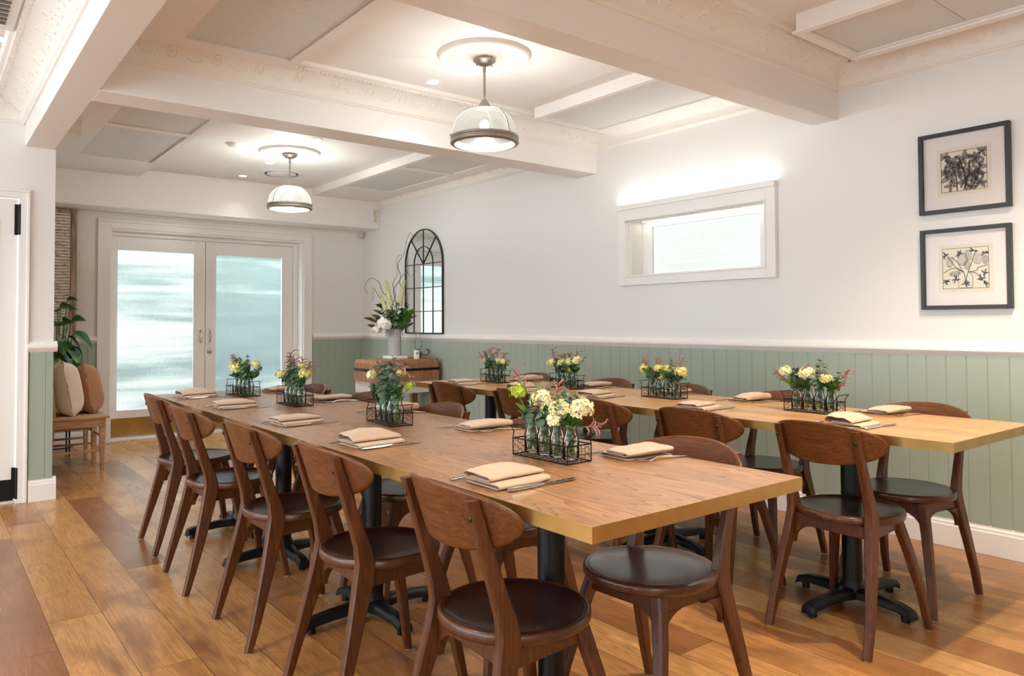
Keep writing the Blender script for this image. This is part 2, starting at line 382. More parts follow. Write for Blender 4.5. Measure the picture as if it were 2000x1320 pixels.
# right wall with the high window opening
wy0, wy1, wz0, wz1 = 2.64, 3.825, 1.49, 1.925
b = MB(); T = .24
b.box((XR, YF-.2, 0), (XR+T, wy0, ZC+.3)).box((XR, wy1, 0), (XR+T, YB+.4, ZC+.3)).box((XR, wy0, 0), (XR+T, wy1, wz0)).box((XR, wy0, wz1), (XR+T, wy1, ZC+.3))
struct('wall_right', b, 'wall', smooth=False)
# back wall with door opening
dx0, dx1, dz = 1.46, 3.45, 2.10
b = MB().box((XS-.6, YB, 0), (dx0, YB+.26, ZC+.3)).box((dx1, YB, 0), (XR, YB+.26, ZC+.3)).box((dx0, YB, dz), (dx1, YB+.26, ZC+.3))
struct('wall_back', b, 'wall', smooth=False)
# left: solid block with stub end, holding a service door
ddx0, ddx1, ddz = -.42, .50, 1.985
b = MB().box((XL, YS, 0), (ddx0, YS+.14, ZC+.3)).box((ddx1, YS, 0), (XS, YB, ZC+.3)).box((ddx0, YS, ddz), (ddx1, YS+.14, ZC+.3))
struct('wall_left', b, 'wall', smooth=False)
# unseen walls behind and left of the camera, openings added to admit sky light
def holed(axis, at, th, lo, hi, holes, z0, z1, name):
    b = MB(); c = lo
    def bx(a0, a1, q0, q1):
        if a1 <= a0: return
        if axis == 'y': b.box((a0, at, q0), (a1, at+th, q1))
        else: b.box((at, a0, q0), (at+th, a1, q1))
    for h0, h1 in holes:
        bx(c, h0, 0, ZC+.3); bx(h0, h1, 0, z0); bx(h0, h1, z1, ZC+.3); c = h1
    bx(c, hi, 0, ZC+.3); struct(name, b, 'wall', smooth=False)
holed('y', YF-.2, .2, XL, XR+.2, [(-2.8, -1.0)], .3, 2.5, 'wall_front')
holed('x', XL-.2, .2, YF, YS+.1, [(-.2, 1.7), (1.9, 3.6), (3.8, 5.3)], .15, 2.6, 'wall_side')
# ceiling slab
struct('ceiling', MB().box((XL-.2, YF-.2, ZC), (XR, YB, ZC+.12)), 'ceil', smooth=False)
# beams
BZ = 2.325
struct('beam_1', MB().box((.69, 2.185, BZ), (XR, 2.345, ZC)), 'ceil', bevel=.003)
struct('beam_2', MB().box((.69, 4.135, BZ), (XR, 4.36, ZC)), 'ceil', bevel=.003)
struct('beam_3', MB().box((.525, YF, BZ), (.69, YS, ZC)), 'ceil', bevel=.003)
b = MB().box((XS, 7.68, 2.25), (XR, YB, ZC)).box((XS, 7.672, 2.25), (XR, 7.69, 2.262)).box((XS, YB-.03, 2.235), (XR, YB, 2.25))
struct('beam_4', b, 'ceil', bevel=.004)
struct('beam_5', MB().box((XS, YS, 2.45), (.86, YS+.16, ZC)), 'ceil', bevel=.003)

# dropped ceiling boxes with felt panels
def ceil_box(name, x0, x1, y0, y1, zb, holes, lip=0):
    xs = sorted({x0, x1, *[h[0] for h in holes], *[h[1] for h in holes]}); ys = sorted({y0, y1, *[h[2] for h in holes], *[h[3] for h in holes]})
    b = MB()
    for i in range(len(xs)-1):
        for j in range(len(ys)-1):
            cx, cyy = (xs[i]+xs[i+1])/2, (ys[j]+ys[j+1])/2
            if any(h[0] < cx < h[1] and h[2] < cyy < h[3] for h in holes): continue
            b.box((xs[i], ys[j], zb), (xs[i+1], ys[j+1], ZC))
    return struct(name, b, 'ceil', smooth=False)
ZB = 2.565
ph = {}
def felt(h, label, zb=ZB, split=None):
    x0, x1, y0, y1 = h
    t = thing('ceiling_panel', label, 'ceiling panel', ((x0+x1)/2, (y0+y1)/2, zb), 0, 'grey felt ceiling panels')
    w, l = (x1-x0)/2-.006, (y1-y0)/2-.006
    obj('gap_shade', MB().box((-w-.0055, -l-.0055, .03), (w+.0055, l+.0055, .034)), 'dark', t, smooth=False)  # dark sheet painting the shade in the gap round the felt
    cuts = split or [(-l, l)]
    bb = MB()
    for a, c in cuts: bb.box((-w, a, .010), (w, c, .028))
    obj('felt_board', bb, 'panel', t, bevel=.002)
H1 = (1.01, 1.56, 2.40, 3.83); ceil_box('ceiling_box', .69, 1.61, 2.345, 3.95, ZB, [H1])
felt(H1, 'large grey felt ceiling panel cut off by the top edge, left of the nearer pendant', split=[(-.70, .10), (.102, .70)])
H2 = (3.385, 3.92, 2.40, 3.83); ceil_box('ceiling_box', 3.34, XR, 2.345, 3.885, ZB, [H2])
felt(H2, 'brightly lit ceiling panel in the raised box above the small wall window')
H3 = (1.01, 1.575, 5.22, 5.77); H4 = (1.01, 1.575, 5.85, 6.99); ceil_box('ceiling_box', XS, 1.62, 4.36, 7.68, ZB, [H3, H4])
felt(H3, 'small square grey felt panel nearer the beam, far left ceiling'); felt(H4, 'oblong grey felt panel nearer the back doors, far left ceiling')
H5 = (3.44, 3.975, 5.22, 5.80); H6 = (3.44, 3.975, 5.90, 7.0); ceil_box('ceiling_box', 3.38, XR, 4.36, 7.68, ZB, [H5, H6])
felt(H5, 'small grey felt panel behind the shade of the nearer pendant'); felt(H6, 'oblong grey felt panel above and left of the arched mirror')
H7 = (3.375, 3.875, .2, 1.895)
ceil_box('ceiling_box', 3.33, 3.93, .1, 1.93, 2.555, [H7])
b = MB().box((3.315, .1, 2.545), (3.36, 1.945, 2.556)).box((3.89, .1, 2.545), (3.94, 1.945, 2.556)).box((3.36, 1.905, 2.545), (3.89, 1.945, 2.556))
struct('trim_1', b, 'trim', bevel=.002)
felt(H7, 'grey felt panel with a white frame at the top right corner', 2.555, split=[(-.845, .335), (.338, .845)])
# left zone box
# ------------------------------------------------------------------ cornices
def cove(t):
    a = t*pi/2; return (.022+.125*(1-cos(a)), 2.513+.09*sin(a))
def cornice(name, p0, p1, nrm, ornate=True, ztop=ZC, k=1.0):
    p0 = Vector((*p0, 0)); p1 = Vector((*p1, 0)); n = Vector((*nrm, 0)); d = (p1-p0); L = d.length; d.normalize()
    prof = [(0, 2.490), (.010, 2.490), (.014, 2.500), (.022, 2.505)]+[cove(i/8) for i in range(9)]+[(.152, 2.606), (.152, 2.616), (.170, 2.620), (.180, 2.640), (0, 2.640)]
    prof = [(a*k, ztop-(2.64-z)*k) for a, z in prof]
    b = MB()
    b.loft([[tuple(p0+n*a+Vector((0, 0, z))) for a, z in prof], [tuple(p1+n*a+Vector((0, 0, z))) for a, z in prof]])
    if ornate:
        def pt(s, t, o=.003):
            a, z = cove(t); return p0+d*s+n*(a*k+o)+Vector((0, 0, ztop-(2.64-z)*k-o*.5))
        s = .02
        while s < L-.02:      # dentil course
            q = p0+d*s+n*(.140*k)+Vector((0, 0, ztop-.0315*k))
            m = Matrix((( d.x, n.x, 0, q.x), (d.y, n.y, 0, q.y), (0, 0, 1, q.z), (0, 0, 0, 1)))
            b.box((-.0075, -.012, -.010), (.0075, .012, .006), m); s += .027
        s = .10
        while s < L-.08:      # oval medallions joined by beaded swags
            b.tube([pt(s+.022*cos(u*pi/8), .52+.22*sin(u*pi/8), .001) for u in range(16)], .0032, 5, closed=True)
            b.ball(tuple(pt(s, .52, 0)), .0085, 7, 5); b.ball(tuple(pt(s, .88, 0)), .006, 6, 4)
            for u in range(1, 10):
                q = u/10; b.ball(tuple(pt(s+.04+.15*q, .70-.42*sin(pi*q), .0005)), .0045 if u % 2 else .006, 6, 4)
            s += .23
    return struct(name, b, 'plaster', ang=50)
cornice('trim_2', (.69, 4.135), (XR, 4.135), (0, -1))
cornice('trim_3', (.69, 2.185), (XR, 2.185), (0, -1))
cornice('trim_4', (XR, -.6), (XR, 2.185), (-1, 0))
cornice('trim_5', (XR, 2.345), (XR, 4.135), (-1, 0), False, ztop=2.66, k=1.06)
cornice('trim_6', (XR, 4.36), (XR, 7.68), (-1, 0), True)
cornice('trim_7', (.525, YF), (.525, YS), (-1, 0), True, k=1.15, ztop=2.64)
cornice('trim_8', (XL, YS), (.525, YS), (0, -1), True, k=1.15)
cornice('trim_9', (.69, 2.345), (.69, 4.135), (1, 0), False)
cornice('trim_10', (.69, 4.36), (.69, 5.74), (1, 0), False)
cornice('trim_11', (.69, -.6), (.69, 2.185), (1, 0), False)

# ------------------------------------------------------------------ wainscot, rails, baseboards
def boards(name, p0, p1, nrm, pitch=.0945, z0=.14, z1=.99, th=.016):
    p0 = Vector((*p0, 0)); p1 = Vector((*p1, 0)); n = Vector((*nrm, 0)); d = p1-p0; L = d.length; d.normalize(); b = MB()
    s = 0; prof = []
    while s < L-1e-6:
        e = min(L, s+pitch); prof += [(s+.0001, th-.004), (s+.0035, th), (e-.0035, th), (e-.0001, th-.004)]; s = e
    prof = prof+[(L, 0), (0, 0)]
    b.loft([[tuple(p0+d*a+n*c+Vector((0, 0, z))) for a, c in prof] for z in (z0, z1)])
    return struct(name, b, 'sage', smooth=False)
def rail(name, p0, p1, nrm, kind):
    prof = {'rail': [(0, .975), (.016, .975), (.022, .985), (.030, .992), (.036, 1.003), (.036, 1.014), (.030, 1.024), (.018, 1.030), (.014, 1.04), (0, 1.045)],
            'base': [(0, 0), (.026, 0), (.026, .108), (.022, .114), (.022, .124), (.016, .132), (.016, .140), (.008, .148), (0, .150)],
            'gap': [(0, .0), (.028, .0), (.028, .003), (0, .003)]}[kind]
    p0 = Vector((*p0, 0)); p1 = Vector((*p1, 0)); n = Vector((*nrm, 0)); b = MB()
    b.loft([[tuple(p+n*a+Vector((0, 0, z))) for a, z in prof] for p in (p0, p1)])
    return struct(name, b, 'trim', ang=25)
boards('wall_panelling', (XR, .02), (XR, YB), (-1, 0)); boards('wall_panelling', (3.56, YB), (XR, YB), (0, -1))
boards('wall_panelling', (XS, YB), (1.345, YB), (0, -1), z1=.98); boards('wall_panelling', (.562, YS), (XS, YS), (0, -1), z1=.98)
rail('trim_12', (XR, -.5), (XR, YB), (-1, 0), 'rail'); rail('trim_13', (3.56, YB), (XR, YB), (0, -1), 'rail')
rail('trim_14', (XS, YB), (1.345, YB), (0, -1), 'rail'); rail('trim_15', (.55, YS), (XS+.02, YS), (0, -1), 'rail')
rail('baseboard_right', (XR, -.5), (XR, YB), (-1, 0), 'base'); rail('baseboard_back', (3.56, YB), (XR, YB), (0, -1), 'base')
rail('baseboard_back', (XS, YB), (1.345, YB), (0, -1), 'base'); rail('baseboard_left', (.562, YS), (XS+.02, YS), (0, -1), 'base')

# ------------------------------------------------------------------ french doors at the back
b = MB()
for (x0, x1, z0, z1, y) in ((1.345, 1.46, 0, 2.17, .022), (3.45, 3.545, 0, 2.17, .022), (1.46, 3.45, 2.10, 2.17, .022), (1.342, 1.368, 0, 2.160, .032), (3.522, 3.548, 0, 2.160, .032), (1.342, 3.548, 2.1605, 2.187, .032)):
    b.box((x0, YB-y, z0), (x1, YB, z1))
struct('trim_16', b, 'trim', bevel=.003)
b = MB().box((1.46, YB+.0, 0), (1.475, YB+.26, 2.10)).box((3.435, YB, 0), (3.45, YB+.26, 2.10)).box((1.475, YB, 2.085), (3.435, YB+.26, 2.10))
b.box((3.385, YB+.13, 0), (3.435, YB+.22, 2.085)).box((1.475, YB+.13, 2.045), (3.385, YB+.22, 2.085)).box((1.475, YB+.13, 0), (1.483, YB+.22, 2.045))
b.box((1.46, YB+.02, 0), (3.45, YB+.26, .022))
struct('trim_17', b, 'trim', bevel=.002)
def leaf(name, x0, x1, gx0, gx1, lock, hx):
    y0, y1 = YB+.15, YB+.195; z0, z1, g0, g1 = .025, 2.042, .285, 1.912
    b = MB().box((x0, y0, z0), (gx0, y1, z1)).box((gx1, y0, z0), (x1, y1, z1)).box((gx0, y0, z0), (gx1, y1, g0)).box((gx0, y0, g1), (gx1, y1, z1))
    for a in ((gx0, gx0+.008), (gx1-.008, gx1)): b.box((a[0], y0-.004, g0), (a[1], y0, g1))
    b.box((gx0, y0-.004, g0), (gx1, y0, g0+.008)).box((gx0, y0-.004, g1-.008), (gx1, y0, g1))
    d = struct(name, b, 'trim', bevel=.0015)
    n = int((gx1-gx0)/.0135); pr = []
    for i in range(n):
        a = gx0+(gx1-gx0)*i/n; w = (gx1-gx0)/n
        pr += [(a, y0+.02), (a+w*.25, y0+.0175), (a+w*.5, y0+.0165), (a+w*.75, y0+.0175)]
    pr += [(gx1, y0+.02)]
    bb = MB().sheet([[(a, c, g0) for a, c in pr], [(a, c, g1) for a, c in pr]])
    obj('glass_pane', bb, 'fluted', d)
    obj('kick_plate', MB().box((x0+.01, y0-.003, .03), (x1-.01, y0-.0005, .215)), 'brass', d, bevel=.001)['label'] = 'brass kick plate'
    h = MB()
    for z in (.975, 1.085): h.lathe([(.012, 0), (.012, .004), (.006, .007), (.005, .03)], 12, Matrix.Translation((hx, y0, z)) @ Matrix.Rotation(pi/2, 4, 'X'), close_top=True)
    h.tube(bez([(hx, y0-.026, .965), (hx, y0-.034, .99), (hx, y0-.044, 1.03), (hx, y0-.034, 1.07), (hx, y0-.026, 1.095)], 4), .0055, 8)
    obj('door_handle', h, 'chrome', d)['label'] = 'polished metal pull handle'
    if lock:
        h = MB().lathe([(.026, 0), (.026, .006), (.020, .010), (.012, .013), (.009, .016)], 20, Matrix.Translation((hx, y0, .865)) @ Matrix.Rotation(pi/2, 4, 'X'), close_top=True)
        obj('lock', h, 'chrome', d)['label'] = 'round chrome lock'
    return d
leaf('door_1', 1.484, 2.406, 1.545, 2.292, False, 2.36); leaf('door_2', 2.411, 3.384, 2.514, 3.262, True, 2.455)
obj('door_gap', MB().box((2.405, YB+.165, .03), (2.412, YB+.17, 2.04)), 'dark')['kind'] = 'structure'
# outdoors behind the doors and the side window
struct('ground_courtyard', MB().box((-4, 8.34, -.12), (9, 16, -.02)), 'paving', smooth=False)
struct('backdrop_courtyard', MB().box((-2, 10.8, -.02), (8.5, 11.0, 3.1)), 'outview', smooth=False)  # added screen standing in for the blurred view outside
struct('wall_neighbour', MB().box((5.6, .5, -.1), (5.8, 6.5, 3.2)), 'brick', smooth=False)

# ------------------------------------------------------------------ service door on the left
b = MB()
for (x0, x1, z0, z1, y) in ((ddx1-.005, .553, 0, 2.02, .018), (ddx0-.055, ddx0+.005, 0, 2.02, .018), (ddx0, ddx1, ddz-.005, 2.02, .018), (.540, .556, 0, 2.018, .026), (ddx0-.055, .556, 2.0185, 2.036, .026)):
    b.box((x0, YS-y, z0), (x1, YS, z1))
struct('trim_18', b, 'trim', bevel=.002)
b = MB(); y0, y1 = YS+.015, YS+.055; lx0, lx1 = ddx0+.012, ddx1-.012; g0, g1, gz0, gz1 = -.26, .372, 1.0, 1.83
b.box((lx0, y0, .012), (g0, y1, 1.972)).box((g1, y0, .012), (lx1, y1, 1.972)).box((g0, y0, .012), (g1, y1, gz0)).box((g0, y0, gz1), (g1, y1, 1.972))
for z0, z1 in ((gz0-.02, gz0), (gz1, gz1+.02)): b.box((g0-.02, y0-.005, z0), (g1+.02, y0, z1))
b.box((g1, y0-.005, gz0), (g1+.02, y0, gz1)).box((g0-.02, y0-.005, gz0), (g0, y0, gz1))
b.box((-.2, y0-.004, .3), (.36, y0, .312)).box((-.2, y0-.004, .88), (.36, y0, .892)).box((.348, y0-.004, .3), (.36, y0, .892))
d3 = struct('door_3', b, 'trim', bevel=.002)
obj('glass_pane', MB().box((g0, y0+.015, gz0), (g1, y0+.02, gz1)), 'pane', d3)
obj('kick_plate', MB().box((lx0+.02, y0-.004, .02), (lx1-.008, y0-.0005, .155)), 'iron', d3)['label'] = 'black kick plate'
for z in (1.74, .03): obj('hinge', MB().tube([(ddx1-.001, YS-.012, z), (ddx1-.001, YS-.012, z+.20)], .0085, 10).box((ddx1-.028, YS+.006, z), (ddx1+.0, YS+.014, z+.2)), 'iron', d3)['label'] = 'black butt hinge'

# ------------------------------------------------------------------ window in the right wall
b = MB()
Y0, Y1, Z0, Z1 = 2.575, 3.885, 1.43, 2.03
def frame_yz(b, y0, y1, z0, z1, w, xa, xb):
    b.box((xa, y0, z0), (xb, y0+w[0], z1)).box((xa, y1-w[1], z0), (xb, y1, z1)).box((xa, y0+w[0], z0), (xb, y1-w[1], z0+w[2])).box((xa, y0+w[0], z1-w[3]), (xb, y1-w[1], z1))
frame_yz(b, Y0, Y1, Z0, Z1, (.065, .06, .06, .11), XR-.032, XR)
b.box((XR-.045, Y0-.004, 1.995), (XR, Y1+.004, 2.03))
frame_yz(b, wy0, wy1, wz0, wz1, (.012,)*4, XR-.036, XR+.01)
struct('trim_19', b, 'trim', bevel=.002)
b = MB(); frame_yz(b, wy0+.0, wy1-.0, wz0+.0, wz1-.0, (.17, .10, .025, .05), XR+.17, XR+.21)
frame_yz(b, wy0+.006, wy1-.006, wz0+.006, wz1-.006, (.012,)*4, XR+.01, XR+.03)
w1 = struct('window_1', b, 'trim', bevel=.002)
obj('glass_pane', MB().box((XR+.18, wy0+.17, wz0+.02), (XR+.186, wy1-.10, wz1-.05)), 'pane', w1)
t = thing('led_light_strip', 'glowing LED strip along the top of the small window frame', 'light', (XR-.02, (Y0+Y1)/2, 2.031))
obj('channel', MB().box((-.018, -.64, 0), (.016, .64, .004)), 'trim', t); obj('light_strip', MB().box((-.006, -.635, .004), (.004, .635, .0065)), 'ledstrip', t)
lamp('AREA', 'led_strip_light', (XR-.034, (Y0+Y1)/2, 2.04), 1.1, SOFT, (pi, 0, 0), shape='RECTANGLE', size=.012, size_y=1.27)

lamp('AREA', 'recess_led_light', (XR+.13, (wy0+wy1)/2, wz1-.006), 8, SOFT, (0, 0, 0), shape='RECTANGLE', size=.02, size_y=1.1)
t = thing('led_light_strip', 'LED strip hidden at the head of the small window recess', 'light', (XR+.13, (wy0+wy1)/2, wz1-.0125))
obj('channel', MB().box((-.012, -.56, .005), (.012, .56, .0124)), 'trim', t); obj('light_strip', MB().box((-.006, -.55, .003), (.006, .55, .005)), 'ledstrip', t)
# ================================================================== CEILING FITTINGS
def rose(x, y, label):
    t = thing('ceiling_rose', label, 'ceiling rose', (x, y, ZC), 0, 'plaster ceiling roses')
    n = 144; prof = [(.0, .018), (.045, .018), (.05, .022), (.06, .022), (.065, .014), (.075, .018), (.09, .018), (.095, .012), (.11, .010), (.13, .012), (.15, .014), (.17, .012), (.19, .009), (.20, .006), (.205, .016), (.215, .022), (.225, .022), (.23, .028), (.245, .026), (.255, .014), (.26, 0)]
    rings = []
    for r, z in prof:
        ring = []
        for k in range(n):
            a = 2*pi*k/n; q = z
            if .10 < r < .20: q += .006*sin(12*a+r*60)*sin((r-.10)/.10*pi)+.003*sin(36*a)
            if .07 < r < .095: q += .003*sin(48*a)
            ring.append((max(r, .0005)*cos(a), max(r, .0005)*sin(a), -q))
        rings.append(ring)
    obj('medallion', MB().loft(rings, cap=False), 'plaster', t, ang=60)
rose(2.455, 3.28, 'round plaster ceiling rose above the nearer pendant lamp'); rose(2.50, 6.15, 'round plaster ceiling rose above the farther pendant lamp')
def pendant(x, y, label, rz, e=19):
    t = thing('pendant_lamp', label, 'pendant lamp', (x, y, 0), rz, 'glass dome pendant lamps'); zt = ZC-.024
    obj('canopy', MB().lathe([(.001, zt-.035), (.02, zt-.035), (.045, zt-.024), (.052, zt-.016), (.062, zt-.012), (.062, zt-.004), (.058, zt)], 40), 'bronze', t)
    obj('screw', MB().ball((.03, -.03, zt-.033), .004).ball((-.03, .03, zt-.033), .004), 'screw', t)
    obj('rod', MB().tube([(0, 0, 2.37), (0, 0, zt-.03)], .0065, 12).tube([(0, 0, zt-.07), (0, 0, zt-.03)], .009, 12), 'bronze', t)
    obj('cap', MB().lathe([(.009, 2.395), (.016, 2.388), (.022, 2.378), (.028, 2.366), (.034, 2.356), (.036, 2.348), (.042, 2.346), (.042, 2.340), (.034, 2.338)], 32), 'bronze', t)
    n = 240; rings = []
    for i in range(13):
        a = i/12*pi/2; r = .036+(.180-.036)*sin(a); z = 2.178+.162*cos(a)**.9 if i < 12 else 2.178
        rings.append([((r+.0022*(k % 2)*sin(a))*cos(2*pi*k/n), (r+.0022*(k % 2)*sin(a))*sin(2*pi*k/n), z) for k in range(n)])
    obj('shade', MB().loft(rings, cap=False), 'shade', t, ang=80)['label'] = 'ribbed glass dome'
    obj('rim_band', MB().lathe([(.176, 2.180), (.186, 2.184), (.190, 2.180), (.190, 2.171), (.185, 2.166), (.185, 2.160), (.190, 2.156), (.190, 2.146), (.184, 2.141), (.168, 2.139), (.168, 2.143), (.176, 2.148), (.176, 2.180)], 64), 'bronze', t)
    obj('lens', MB().lathe([(.001, 2.132), (.06, 2.134), (.12, 2.138), (.169, 2.143)], 48), 'shade', t)
    for k in range(3):
        a = 2*pi*k/3+.35; st = []
        for i in range(11):
            u = i/10*pi/2; r = .040+.146*sin(u); z = 2.180+.162*cos(u)
            st.append((r*cos(a), r*sin(a), z))
        s = MB()
        d = Vector((-sin(a), cos(a), 0))*.0045
        s.sheet([[tuple(Vector(p)+d) for p in st], [tuple(Vector(p)-d) for p in st]])
        s.ball((.193*cos(a), .193*sin(a), 2.184), .005)
        obj('strap', s, 'bronze', t, solid=.002)
    bb = obj('bulb', MB().ball((0, 0, 2.25), .028, 16, 10), 'led', t)
    lamp('POINT', 'pendant_bulb_light', (x, y, 2.235), e, SOFT, shadow_soft_size=.05)
pendant(2.455, 3.28, 'nearer and larger looking glass dome pendant lamp', .3); pendant(2.50, 6.15, 'farther glass dome pendant lamp near the back doors', 1.1, 28)
def downlight(x, y, label, e=16, col=SOFT, seen=True, spread=110, z=ZC):
    t = thing('recessed_downlight', label, 'downlight', (x, y, z), 0, 'round recessed downlights')
    obj('bezel', MB().lathe([(.037, -.004), (.046, -.005), (.050, -.003), (.050, 0)], 32), 'trim', t)
    obj('diffuser', MB().lathe([(.0005, -.003), (.037, -.003)], 32), 'led', t)
    lamp('SPOT', 'downlight_beam', (x, y, z-.012), e, col, spot_size=R(spread), spot_blend=.6, shadow_soft_size=.03)
downlight(2.474, 3.838, 'downlight just left of the nearer pendant lamp'); downlight(2.50, 5.60, 'downlight behind the second beam, first of the far bay')
downlight(2.521, 6.685, 'downlight left of the farther pendant rod'); downlight(2.527, 7.421, 'downlight nearest the back doors', 2)
downlight(.304, 4.611, 'downlight at the left edge of the photo by the air conditioner', 8)
# warm downlights of the camera's own bay
downlight(2.79, .74, 'warm downlight above the near end of the wall-side table', 90, WARM, spread=120)
downlight(1.3, .35, 'warm downlight above the near end of the front table', 70, WARM, spread=120)
downlight(3.18, .98, 'warm downlight washing the framed prints', 42, WARM, spread=120)
downlight(-.6, 2.2, 'warm downlight over the left aisle, near', 45, WARM, spread=120); downlight(-.6, 4.3, 'warm downlight over the left aisle, far', 30, WARM, spread=120)
def lathed_thing(name, label, cat, x, y, prof, mat, n=40, z=ZC):
    t = thing(name, label, cat, (x, y, z)); return t
t = thing('air_vent', 'round ceiling air vent with a dark ring behind the farther pendant', 'air vent', (2.79, 7.07, ZC))
obj('outer_ring', MB().lathe([(.165, -.012), (.19, -.012), (.215, 0)], 48), 'vent', t); obj('dark_throat', MB().lathe([(.0005, -.001), (.165, -.001)], 48), 'dark', t)
obj('centre_disc', MB().lathe([(.0005, -.02), (.13, -.018), (.142, -.012), (.142, -.008)], 48), 'vent', t)
t = thing('air_vent', 'flat round ceiling disc half hidden by the second beam', 'air vent', (2.86, 5.22, ZC))
obj('disc', MB().lathe([(.0005, -.012), (.18, -.012), (.20, -.008), (.205, 0)], 48), 'vent', t)
t = thing('smoke_detector', 'small round white smoke detector on the far ceiling left of the rose', 'smoke detector', (2.009, 6.141, ZC))
obj('body', MB().lathe([(.0005, -.03), (.03, -.028), (.045, -.018), (.055, 0)], 32), 'vent', t)
t = thing('air_conditioner', 'ceiling air conditioner corner with dark grille, top left', 'air conditioner', (-.10, 3.75, ZC))
obj('housing', MB().box((-.47, -.60, -.035), (.47, .60, -.001)).box((-.44, -.57, -.045), (.44, .57, -.035)), 'vent', t, bevel=.008)
g = MB()
for i in range(18): g.box((-.40, -.50+i*.056, -.052), (.40, -.475+i*.056, -.046))
obj('grille', g, 'grille', t)
t = thing('motion_sensor', 'small beige motion sensor under the rear bulkhead in the corner', 'sensor', (XR-.03, YB-.03, 2.185), R(-45))
obj('body', MB().loft([[(-.03, -.0, 0), (.03, 0, 0), (.03, -.03, 0), (-.03, -.03, 0)], [(-.03, 0, -.02+.1), (.03, 0, .08), (.03, -.022, .08), (-.03, -.022, .08)]]).box((-.024, -.034, -.006), (.024, -.005, .0)), 'beige', t, bevel=.008)
t = thing('notice_card', 'tiny speckled card on the bulkhead end by the mirror wall', 'notice', (4.15, 7.671, 2.40), 0)
obj('card', MB().box((-.022, -.002, -.075), (.022, 0, .075)), 'paper', t)
g = MB(); random.seed(3)
for i in range(26):
    a, c = random.uniform(-.018, .014), random.uniform(-.07, .07); g.box((a, -.0025, c), (a+random.uniform(.003, .008), -.002, c+.004))
obj('speckles', g, 'ink', t)

